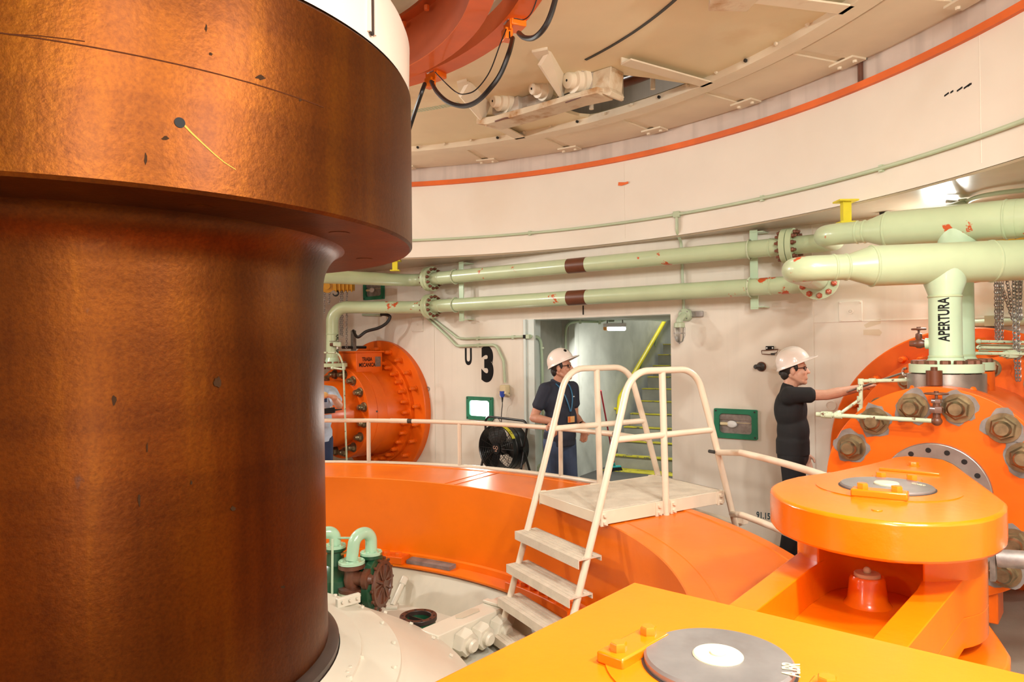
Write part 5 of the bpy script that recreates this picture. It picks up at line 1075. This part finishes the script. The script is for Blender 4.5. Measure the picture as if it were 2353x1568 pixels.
vs0 = vb-ZZ*.11; MB().rev(vs0, wd0, [(0, .05), (.10, .05), (.105, .075), (.14, .075), (.145, .04), (.17, .03), (.17, 0)], 28).build('bonnet', 'rust_brown', gv); MB().cyl(vs0+wd0*.16, cw0+wd0*.0, .014, n=10).build('stem', 'rust_brown', gv)
MB().cyl(vb-ZZ*.205, vb-ZZ*.225, .098, n=30).build('lower_flange', 'pipe_green_dirty', gv); MB().cyl(vb-ZZ*.225, V((vb.x, vb.y, -.2)), .042, n=20).build('pipe', 'pipe_green_dirty', gv)
n2 = aty(770, 1258, cw0.y+.05); gp2 = thing('green_elbow_pipe', n2, 'second mint green U-bend half hidden by the shaft', 'pipe', 'mint green pit pipes')
MB().tube(bend([n2+ZZ*.01, n2+ZZ*.12, n2+V((-.25, -.1, .12)), n2+V((-.25, -.1, -.05))], .1, 9), .045, 20).build('pipe', 'mint_green', gp2); fl2(n2, .084, gp2)
s2 = thing('oil_strainer', V((n2.x, n2.y, -.2)), 'second dark green strainer body mostly behind the shaft', 'strainer'); MB().rev(V((n2.x, n2.y, -.2)), ZZ, [(0, .2), (.30, .2), (.38, .075), (n2.z+.175, .06), (n2.z+.18, .085), (n2.z+.199, .085), (n2.z+.199, 0)], 32).build('body', 'dark_green', s2)
for p in (aty(790, 1272, nkt.y), aty(866, 1277, nkt.y-.02)): solo(MB().box(p, (.09, .02, .018), (V((.9, -.2, .38)).normalized(), V((.2, .95, 0)).normalized(), ZZ)), 'wooden_wedge', 'brass', p, ['small brass coloured wedge by the second strainer neck', 'small brass coloured wedge by the strainer neck nearest the wheel'][p.x > -1.05], 'wedge')
# ================================================================== CEILING BEARING BRACKET
zb_ = 3.86; B0, B1 = atz(1140, 268, zb_), atz(1350, 205, zb_); bt_ = (B1-B0).normalized(); bn_ = V((bt_.y, -bt_.x, 0)); bn_ = bn_ if bn_.y < 0 else -bn_
bb = thing('bearing_bracket', (B0+B1)/2, 'heavy cream rust-stained bracket with three big stud nuts under the ceiling', 'bracket')
def bp(x, y, off=0): return atpl(x, y, B0+bn_*off, bn_)
def slab(px, th, m, nm, off=0, bev=.004):
    q = [bp(x, y, off) for x, y in px]; base = B0+bn_*off
    pl = [((p-base).dot(bt_), (p-base).z) for p in q]; pl = [(x, min(z, 3.983-base.z)) for x, z in pl]
    return MB().prism(pl, base, (bt_, ZZ, -bn_), th).build(nm, m, bb, bevel=bev)
slab([(1131, 212), (1180, 196), (1190, 205), (1192, 252), (1140, 268), (1131, 262)], .16, 'ceiling_rough', 'block')
slab([(1304, 146), (1352, 135), (1362, 142), (1360, 203), (1310, 213), (1303, 200)], .16, 'ceiling_rough', 'block')
slab([(1188, 197), (1246, 176), (1256, 236), (1196, 255)], .20, 'ceiling_rough', 'cylinder', off=-.05)
def fin(a1, b_, c, a2, lip):
    q = [V(a1), V(b_), V(c), V(a2)]; n = (q[2]-q[0]).cross(q[3]-q[1]).normalized()*.014
    MB().add([p-n for p in q]+[p+n for p in q], [(0, 1, 2, 3), (7, 6, 5, 4)]+[(i, i+4, (i+1) % 4+4, (i+1) % 4) for i in range(4)]).build('gusset', 'ceiling_cream', bb)
    MB().prism([(p.x, p.y) for p in lip], ZZ*3.965, (V((1, 0, 0)), V((0, 1, 0)), ZZ), .022).build('gusset_lip', 'ceiling_cream', bb)
fin(atz(1239, 150, 3.92), bp(1290, 228), bp(1308, 148), atz(1260, 116, 3.984), [atz(x, y, 3.965) for x, y in ((1222, 121), (1258, 114), (1262, 126), (1240, 142))])
fin(atz(1056, 222, 3.90), bp(1108, 282), bp(1134, 215), atz(1076, 187, 3.984), [atz(x, y, 3.965) for x, y in ((1050, 192), (1072, 186), (1074, 198), (1056, 214))])
slab([(1362, 136), (1392, 133), (1404, 150), (1400, 200), (1406, 210), (1400, 220), (1374, 212), (1360, 206)], .18, 'ceiling_rust', 'end_plate')
slab([(1095, 272), (1135, 266), (1250, 234), (1290, 222), (1310, 214), (1374, 206), (1372, 214), (1310, 228), (1240, 250), (1180, 268), (1116, 286), (1094, 284)], .22, 'ceiling_rust', 'bottom_flange', off=.06)
for px, nm in (([(1115, 291), (1140, 277), (1200, 262), (1206, 268), (1200, 281), (1170, 286), (1150, 288)], 'l'), ([(1268, 247), (1296, 230), (1372, 208), (1398, 214), (1360, 226), (1335, 238), (1300, 252)], 'r')):
    q = [atz(x, y, 3.80) for x, y in px]; MB().prism([(p.x, p.y) for p in q], ZZ*3.80, (V((1, 0, 0)), V((0, 1, 0)), ZZ), .03).build('shim_plate', 'ceiling_rust', bb, bevel=.004)
for x, y, w in ((1160, 233, 1.25), (1250, 205, 1.1), (1331, 186, 1.45)):
    p = bp(x, y, .0); d = (bn_*.9+(-bt_)*.25-ZZ*.15).normalized()
    o = MB().rev(p-d*.03, d, [(0, .085*w), (.05, .085*w), (.055, .07*w), (.10, .066*w), (.105, .045*w), (.15, .043*w), (.158, .036*w), (.158, 0)], 30).build('stud_nut', 'ceiling_cream', bb)
    MB().disc(p+d*.127, d, .010, .003, 10).build('bolt_hole', 'black_paint', o)
    for k in (0, 1): MB().box(p+d*.04+(d.cross(ZZ)*cos(k*2+.6)+ZZ*sin(k*2+.6)).normalized()*.074*w, (.02, .02, .03)).build('spanner_slot', 'ceiling_rough', o)
for px in ([(1138, 279), (1160, 272), (1172, 270)], [(1300, 235), (1325, 226), (1335, 222)]): MB().tube([atz(x, y, 3.795) for x, y in px], .008, 6).build('rust_scar', 'rust_brown', bb)
# second bracket cut by the top edge
b3 = thing('bearing_bracket', atz(1680, 10, 3.85), 'cream rusty bracket cut off by the top edge of the picture', 'bracket')
q = [atz(x, y, 3.84) for x, y in ((1628, 26), (1632, 2), (1660, -30), (1760, -40), (1744, 0), (1722, 20), (1718, 27))]; MB().prism([(p.x, p.y) for p in q], ZZ*3.84, (V((1, 0, 0)), V((0, 1, 0)), ZZ), .05).build('bottom_flange', 'ceiling_rust', b3, bevel=.004)
q = [atz(x, y, 3.88) for x, y in ((1640, 5), (1660, -40), (1750, -50), (1735, 0))]; MB().prism([(p.x, p.y) for p in q], ZZ*3.88, (V((1, 0, 0)), V((0, 1, 0)), ZZ), .15).build('block', 'ceiling_rough', b3, bevel=.004)
# ================================================================== PEOPLE
def remesh(o, vox, it=4, fac=.5):
    r = o.modifiers.new('remesh', 'REMESH'); r.mode = 'VOXEL'; r.voxel_size = vox; r.use_smooth_shade = True
    s_ = o.modifiers.new('smooth', 'SMOOTH'); s_.iterations = it; s_.factor = fac; return o
class Body:
    def __init__(s, base, F, label, h=1.76, hf=None, pitch=0, skin='skin', lean=0.0):
        s.b = V(base); s.F = V(F).normalized(); s.L = ZZ.cross(s.F); s.k = h/1.76; s.t = thing('person', base, label, 'person', 'people in the turbine pit'); s.skin = skin; s.lean = lean
        s.hf = (V(hf).normalized() if hf else s.F); s.hl = ZZ.cross(s.hf); s.hu = ZZ.copy()
        cp, sp2 = cos(rad(pitch)), sin(rad(pitch)); s.hf, s.hu = s.hf*cp+ZZ*sp2, ZZ*cp-s.hf*sp2
        s.m = MB()
    def P(s, f, l, u): return s.b+(s.F*(f+s.lean*max(0, u-.9))+s.L*l+ZZ*u)*s.k
    def H(s, f, l, u): return s.hc+(s.hf*f+s.hl*l+s.hu*u)*s.k
    def ax(s): return (s.F, s.L, ZZ)
    def hax(s): return (s.hf, s.hl, s.hu)
    def r(s, *v): return [x*s.k for x in v]
    def core(s, arms, legs):
        m, P, k = s.m, s.P, s.k
        m.ell(P(0, 0, .95), s.r(.105, .155, .13), 20, 12, s.ax()); m.ell(P(.0, 0, 1.12), s.r(.10, .145, .17), 20, 12, s.ax()); m.ell(P(-.005, 0, 1.30), s.r(.11, .165, .17), 20, 12, s.ax())
        for l in (-1, 1): m.cap(P(-.01, l*.06, 1.43), .055*k, P(-.01, l*.165, 1.405), .058*k)
        s.hc = P(.035, 0, 1.615); m.cap(P(-.01, 0, 1.42), .062*k, s.H(-.02, 0, -.06), .054*k)
        H = s.H
        m.ell(H(-.008, 0, .03), s.r(.098, .077, .108), 24, 16, s.hax()); m.ell(H(.025, 0, -.045), s.r(.072, .062, .088), 20, 14, s.hax()); m.ell(H(.068, 0, -.108), s.r(.024, .028, .022), 12, 8, s.hax())
        m.cap(H(.088, 0, .012), .009*k, H(.108, 0, -.030), .013*k); m.ell(H(.112, 0, -.034), s.r(.012, .017, .010), 10, 8, s.hax()); m.ell(H(.082, 0, .026), s.r(.016, .056, .012), 14, 8, s.hax())
        for l in (-1, 1):
            m.ell(H(-.008, l*.077, -.012), s.r(.020, .010, .032), 12, 8, s.hax()); m.ell(H(.062, l*.036, -.03), s.r(.028, .024, .026), 12, 8, s.hax()); m.cap(H(-.02, l*.056, -.05), .020*k, H(.05, l*.03, -.10), .020*k)
        for u in (-.070, -.083): m.ell(H(.088, 0, u), s.r(.012, .024, .0065), 12, 8, s.hax())
        for hp2, kn, an, toe in legs:
            m.cap(P(*hp2), .088*k, P(*kn), .058*k); m.cap(P(*kn), .056*k, P(*an), .038*k)
        for i, (sh_, el, wr, hd) in enumerate(arms):
            s.arm(sh_, el, wr); s.hand(wr, hd[0], hd[1], hd[2], hd[3])
        o = remesh(s.m.build('body', s.skin, s.t), .0058, 3, .45); return o
    def arm(s, sh_, el, wr):
        k = s.k; d = (wr-el); s.m.cap(sh_, .052*k, el, .040*k); s.m.cap(el, .041*k, el+d*.35, .042*k); s.m.cap(el+d*.3, .041*k, wr, .027*k)
    def hand(s, wr, d, n, curl, thumb):
        """d: along the hand, n: out of the back of the hand, curl: finger bend, thumb: side (+1/-1)"""
        k = s.k; d = V(d).normalized(); n = V(n); n = (n-d*n.dot(d)).normalized(); x = d.cross(n)*thumb; m = s.m
        pc = wr+d*.05*k; m.ell(pc, s.r(.052, .040, .017), 16, 10, (d, x, n)); m.cap(wr-d*.02*k, .026*k, wr+d*.02*k, .024*k)
        for i, (o_, ln) in enumerate(((.030, .070), (.010, .080), (-.010, .074), (-.029, .058))):
            p = wr+d*.088*k+x*o_*k; q = d; a = 0
            for j, fr in enumerate((.45, .32, .23)):
                a += curl*(.75, 1.1, .8)[j]; q = d*cos(a)-n*sin(a); p2 = p+q*(ln*fr*k); m.cap(p, (.0105-.001*j)*k, p2, (.0098-.001*j)*k, 10); p = p2
        p = wr+d*.025*k+x*.030*k; q = (d*.6+x*.65-n*.35).normalized(); p2 = p+q*.038*k; m.cap(p, .0135*k, p2, .0115*k, 10); q2 = (d*.85+x*(.25-.35*curl)-n*(.35+.3*curl)).normalized(); m.cap(p2, .0115*k, p2+q2*.032*k, .0095*k, 10)
    def shirt(s, m, arms, bottom=.92, sl=.62, polo=False, belly=.0):
        b = MB(); P, k = s.P, s.k
        b.ell(P(.004, 0, bottom+.10), s.r(.128+belly*.6, .178, .115), 24, 12, s.ax()); b.ell(P(.010+belly*.4, 0, 1.12), s.r(.125+belly, .170, .19), 24, 14, s.ax()); b.ell(P(-.002, 0, 1.29), s.r(.128, .185, .185), 24, 14, s.ax())
        for l in (-1, 1): b.cap(P(-.01, l*.07, 1.43), .060*k, P(-.01, l*.168, 1.405), .069*k)
        b.prism([(.128*cos(2*pi*i/28)*k, .176*sin(2*pi*i/28)*k) for i in range(28)], P(0, 0, bottom), s.ax(), .12*k)
        for sh_, el, wr, hd in arms: e = sh_+(el-sh_)*sl; b.cap(sh_, .068*k, e-(el-sh_).normalized()*.02, .062*k); d = (el-sh_).normalized(); b.rev(e-d*.05, d, [(0, 0), (0, .063*k), (.05, .064*k), (.05, 0)], 18)
        b.cap(P(-.012, 0, 1.43), .068*k, P(-.005, 0, 1.468), .064*k)
        o = remesh(b.build('shirt', m, s.t), .008, 10, .5)
        if polo:
            c = P(-.004, 0, 1.475); pr = [c+(s.F*(cos(a)*.066)+s.L*(sin(a)*.066)+ZZ*(.014-.035*max(0, cos(a))))*k for a in [2*pi*i/28 for i in range(28)]]
            MB().tube(pr, .013*k, 8, closed=True).build('collar', m, s.t)
        return o
    def trousers(s, m, legs, shoe='black_paint', belt=None):
        b = MB(); P, k = s.P, s.k
        b.ell(P(0, 0, .93), s.r(.122, .168, .13), 22, 12, s.ax()); b.prism([(.116*cos(2*pi*i/28)*k, .164*sin(2*pi*i/28)*k) for i in range(28)], P(0, 0, .90), s.ax(), .13*k)
        for hp2, kn, an, toe in legs:
            a = P(*an); b.cap(P(*hp2), .100*k, P(*kn), .073*k); b.cap(P(*kn), .073*k, a+ZZ*.03, .062*k); b.rev(a+ZZ*.1, -ZZ, [(0, 0), (0, .06*k), (.13, .066*k), (.13, 0)], 16)
        remesh(b.build('trousers', m, s.t), .008, 3, .4)
        for hp2, kn, an, toe in legs:
            a = V(P(*an)); d = V(toe); d = (s.F*d.x+s.L*d.y).normalized(); q = ZZ.cross(d); b = MB()
            b.ell(V((a.x, a.y, .045))+d*.06, (.135*k, .048*k, .042), 18, 10, (d, q, ZZ)); b.ell(V((a.x, a.y, .075))-d*.02, (.055*k, .045*k, .06), 14, 10, (d, q, ZZ)); b.box(V((a.x, a.y, .012))+d*.055, (.24*k, .08*k, .02), (d, q, ZZ))
            remesh(b.build('shoe', shoe, s.t), .008, 2, .4)
        if belt: b = MB(); b.tube([P(0, 0, .965)+(s.F*(.128*cos(a))+s.L*(.172*sin(a)))*k for a in [2*pi*i/40 for i in range(40)]], .018*k, 8, closed=True); b.build('belt', belt, s.t)
    def hair(s, m='hair', bare=False):
        b = MB(); b.ell(s.H(-.020, 0, .030 if not bare else .036), s.r(.092, .0805, .100 if not bare else .108), 24, 16, s.hax()); b.ell(s.H(-.062, 0, -.03), s.r(.045, .062, .055), 18, 12, s.hax())
        for l in (-1, 1): b.ell(s.H(.018, l*.068, .02), s.r(.018, .012, .035), 12, 8, s.hax())
        b.build('hair', m, s.t)
    def helmet(s, tilt, m='white_shell', strap=True, logo=False):
        c, sn = cos(rad(tilt)), sin(rad(tilt)); f = s.hf*c+s.hu*sn; u = s.hu*c-s.hf*sn; l = s.hl; o = s.H(.002, 0, .052); k = s.k; n, mm = 44, 10; vs = []
        rows = [(pi/2*j/mm) for j in range(mm)]
        for ph in rows:
            for i in range(n):
                a = 2*pi*i/n; e = cos(ph)**.85; rid = 1+.05*math.exp(-(sin(a)/.22)**2)*sin(ph)
                vs.append(o+(f*(.132*e*cos(a))+l*(.112*e*sin(a))+u*(.128*sin(ph)*rid))*k)
        vs.append(o+u*.135*k); top = len(vs)-1; fs = []
        for j in range(mm-1): fs += [(j*n+i, j*n+(i+1) % n, (j+1)*n+(i+1) % n, (j+1)*n+i) for i in range(n)]
        fs += [((mm-1)*n+i, (mm-1)*n+(i+1) % n, top) for i in range(n)]
        b = MB().add(vs, fs); br = []
        for (e1, dz) in ((1.0, 0), (1.0, -.006), (1.0, -.008)): pass
        def rim(off, dz):
            out = []
            for i in range(n):
                a = 2*pi*i/n; fr = max(0, cos(a))**3; w = off*(.010+.052*fr); out.append(o+(f*((.132+w)*cos(a))+l*((.112+w)*sin(a))+u*(dz-.012*off*fr*0-.010*off))*k)
            return out
        r_ = rim(0, .002)+rim(1, -.003)+rim(1, -.008)+rim(0, -.008); b.add(r_, [(q*n+i, q*n+(i+1) % n, ((q+1) % 4)*n+(i+1) % n, ((q+1) % 4)*n+i) for q in range(4) for i in range(n)])
        h = b.build('helmet', m, s.t, ang=1.0)
        if logo:
            a = rad(-28); p = o+(f*(.132*.80*cos(a))+l*(.112*.80*sin(a))+u*.075)*k; nn = (f*cos(a)+l*sin(a)+u*.45).normalized(); MB().disc(p+nn*.004, nn, .016, .004, 14).build('emblem', 'black_paint', h)
        if strap: MB().ell(s.H(-.095, 0, -.022), s.r(.022, .030, .020), 12, 8, s.hax()).build('ratchet_knob', 'black_metal', s.t)
    def glasses(s):
        b = MB(); H = s.H
        for l in (-1, 1):
            c = H(.094, l*.034, .004); b.tube([c+(s.hl*(l*.026*cos(a))*1+s.hu*(.019*sin(a))-s.hf*(.006*(cos(a)+1)))*s.k for a in [2*pi*i/18 for i in range(18)]], .0030*s.k, 6, closed=True)
            b.tube([H(.084, l*.060, .010), H(.06, l*.073, .010), H(-.005, l*.080, .008), H(-.02, l*.080, -.006)], .0030*s.k, 6)
        b.tube([H(.098, -.009, .006), H(.101, 0, .008), H(.098, .009, .006)], .0028*s.k, 6); b.build('glasses', 'black_metal', s.t)
        for l in (-1, 1): MB().ell(H(.080, l*.033, .004), s.r(.010, .013, .0075), 10, 8, s.hax()).build('eye', 'hair', s.t)
# --- the man in black at the right servomotor
pb = V((2.27, 5.80, 0)); F1 = V((.93, -.37, 0))
m1_ = Body(pb, F1, 'man in white helmet and black t-shirt reaching a spanner towards the right servomotor', 1.77, hf=(.93, -.37, 0), pitch=5, lean=-.03)
hand1 = aty(1981, 891, 5.60); sh1 = m1_.P(.0, -.175, 1.42); el1 = (sh1+hand1)/2-ZZ*.028-m1_.L*.02
sh1b = m1_.P(-.01, .175, 1.41); el1b = m1_.P(-.02, .21, 1.12); wr1b = m1_.P(.09, .17, .92)
arms1 = [(sh1, el1, hand1, ((hand1-el1).normalized(), ZZ, .75, -1)), (sh1b, el1b, wr1b, (V((.2, 0, -1)), m1_.L, .4, 1))]
legs1 = [((0, .085, .90), (.02, .10, .50), (-.03, .11, .09), (1, .15)), ((.0, -.085, .90), (.01, -.095, .50), (-.06, -.10, .09), (1, -.15))]
m1_.core(arms1, legs1); m1_.shirt('shirt_black', arms1, .93, .60); m1_.trousers('trouser_black', legs1); m1_.hair(); m1_.helmet(17); m1_.glasses()
w0 = hand1+(hand1-el1).normalized()*.07-ZZ*.015; wa, wb = aty(1936, 904, 5.62), aty(2076, 857, 4.98); wdv = (wb-wa).normalized()
sw = thing('spanner', w0, 'long chrome open-ended spanner in the right hand of the man in black', 'spanner')
MB().tube([wa, wb], [.010, .0085], 10).build('shank', 'chrome', sw); wz = ZZ.cross(wdv).normalized(); wy = wdv.cross(wz)
MB().tube([wb+wdv*.02+(wdv*cos(a)+wy*sin(a))*.026 for a in [rad(50+26*i) for i in range(11)]], .009, 8).build('jaw', 'chrome', sw); MB().tube([wa-wdv*.018+(wdv*cos(a)+wy*sin(a))*.02 for a in [2*pi*i/16 for i in range(16)]], .006, 8, closed=True).build('ring_end', 'dark_steel', sw)
# --- the man in the navy polo shirt at the guard rail
pa_ = V((.452, 6.95, 0)); F2 = V((.62, -.78, 0))
m2_ = Body(pa_, F2, 'man in a white helmet and navy polo shirt with lanyard, hand on the guard rail', 1.775, hf=(.95, -.32, 0), pitch=8, skin='skin_warm')
az2 = math.degrees(atan2(atR(1272, 985, RR).x-C.x, atR(1272, 985, RR).y-C.y)); hr2 = pol(RR, az2, 1.118+.022)
wr2 = hr2+ZZ*.035+(m2_.b-hr2).normalized()*.075; wr2.z = 1.17
sh2 = m2_.P(0, -.175, 1.41); el2 = m2_.P(-.07, -.265, 1.14)
sh2b = m2_.P(0, .175, 1.41); el2b = m2_.P(-.04, .24, 1.13); wr2b = aty(1341, 980, 6.88)
arms2 = [(sh2, el2, wr2, ((hr2-wr2).normalized(), ZZ, .6, 1)), (sh2b, el2b, wr2b, (V((.05, 0, -1)), m2_.L+m2_.F*-.4, .45, 1))]
legs2 = [((0, .085, .90), (.03, .11, .50), (.0, .13, .09), (1, .3)), ((0, -.085, .90), (.02, -.10, .50), (-.04, -.11, .09), (1, -.2))]
m2_.core(arms2, legs2); m2_.shirt('shirt_navy', arms2, .86, .62, polo=True, belly=.02); m2_.trousers('jeans', legs2); m2_.hair(); m2_.helmet(16, logo=True, strap=False); m2_.glasses()
k = m2_.k
lan = MB()
for l in (-1, 1): lan.tube(spl([m2_.P(-.05, l*.07, 1.475), m2_.P(.055, l*.072, 1.45), m2_.P(.130, l*.05, 1.36), m2_.P(.157, l*.022, 1.26), m2_.P(.160, .004*l, 1.20)]), .0065, 6)
lan.build('lanyard', 'lanyard', m2_.t); MB().tube([m2_.P(.160, 0, 1.20), m2_.P(.165, 0, 1.155)], .003, 6).build('lanyard_clip', 'black_metal', m2_.t)
bg = MB().box(m2_.P(.168, 0, 1.125), (.004, .085, .058), m2_.ax()).build('badge', 'badge', m2_.t); MB().box(m2_.P(.1705, -.026, 1.125), (.003, .024, .052), m2_.ax()).build('badge_panel', 'badge_orange', bg)
MB().ell(m2_.P(.128, .075, 1.335), (.004, .010, .006), 8, 6, m2_.ax()).build('chest_emblem', 'white_plastic', m2_.t)
wdir = (wr2b-el2b).normalized(); MB().tube([wr2b-wdir*.045, wr2b-wdir*.015], .034, 18).build('watch', 'black_paint', m2_.t)
# --- the man half hidden by the shaft
pc_ = V((-2.07, 7.5, 0)); F3 = V((.42, -.91, 0))
m3_ = Body(pc_, F3, 'man in light blue polo holding bread and a radio, half hidden by the shaft', 1.72, hf=(.55, -.83, 0), pitch=-8)
sh3 = m3_.P(0, .175, 1.40); el3 = aty(779, 931, 7.32); wr3 = aty(766, 913, 7.12)
sh3b = m3_.P(0, -.175, 1.40); el3b = m3_.P(.02, -.24, 1.12); wr3b = aty(739, 950, 7.14)
arms3 = [(sh3, el3, wr3, (V((-.8, -.4, .3)), V((.3, .2, .9)), .8, 1)), (sh3b, el3b, wr3b, (V((.9, -.3, .05)), V((0, -.4, -1)), .7, -1))]
legs3 = [((0, .085, .90), (.02, .10, .50), (0, .11, .09), (1, .2)), ((0, -.085, .90), (.02, -.10, .50), (0, -.11, .09), (1, -.2))]
m3_.core(arms3, legs3); m3_.shirt('shirt_sky', arms3, .88, .66, polo=True, belly=.015); m3_.trousers('jeans_dark', legs3); m3_.hair('hair_grey', True); m3_.glasses()
MB().box(m3_.P(.133, .075, 1.33), (.004, .045, .04), m3_.ax()).build('chest_emblem', 'jeans_dark', m3_.t)
p = wr3+V((-.075, -.07, .03)); solo(MB().ell(p, (.042, .03, .028), 14, 10), 'bread_roll', 'bread', p, 'piece of bread held by the man behind the shaft', 'bread')
p = aty(757, 944, 7.05); rd_ = thing('hand_radio', p, 'black hand radio with a stub antenna held by the man behind the shaft', 'radio')
q = (aty(786, 941, 7.05)-p).normalized(); MB().box(p, (.11, .035, .055), (q, ZZ.cross(q), q.cross(ZZ.cross(q)))).build('radio_body', 'black_paint', rd_, bevel=.006); MB().tube([p+q*.05, aty(786, 941, 7.05)], [.009, .005], 8).build('antenna', 'black_rubber', rd_)
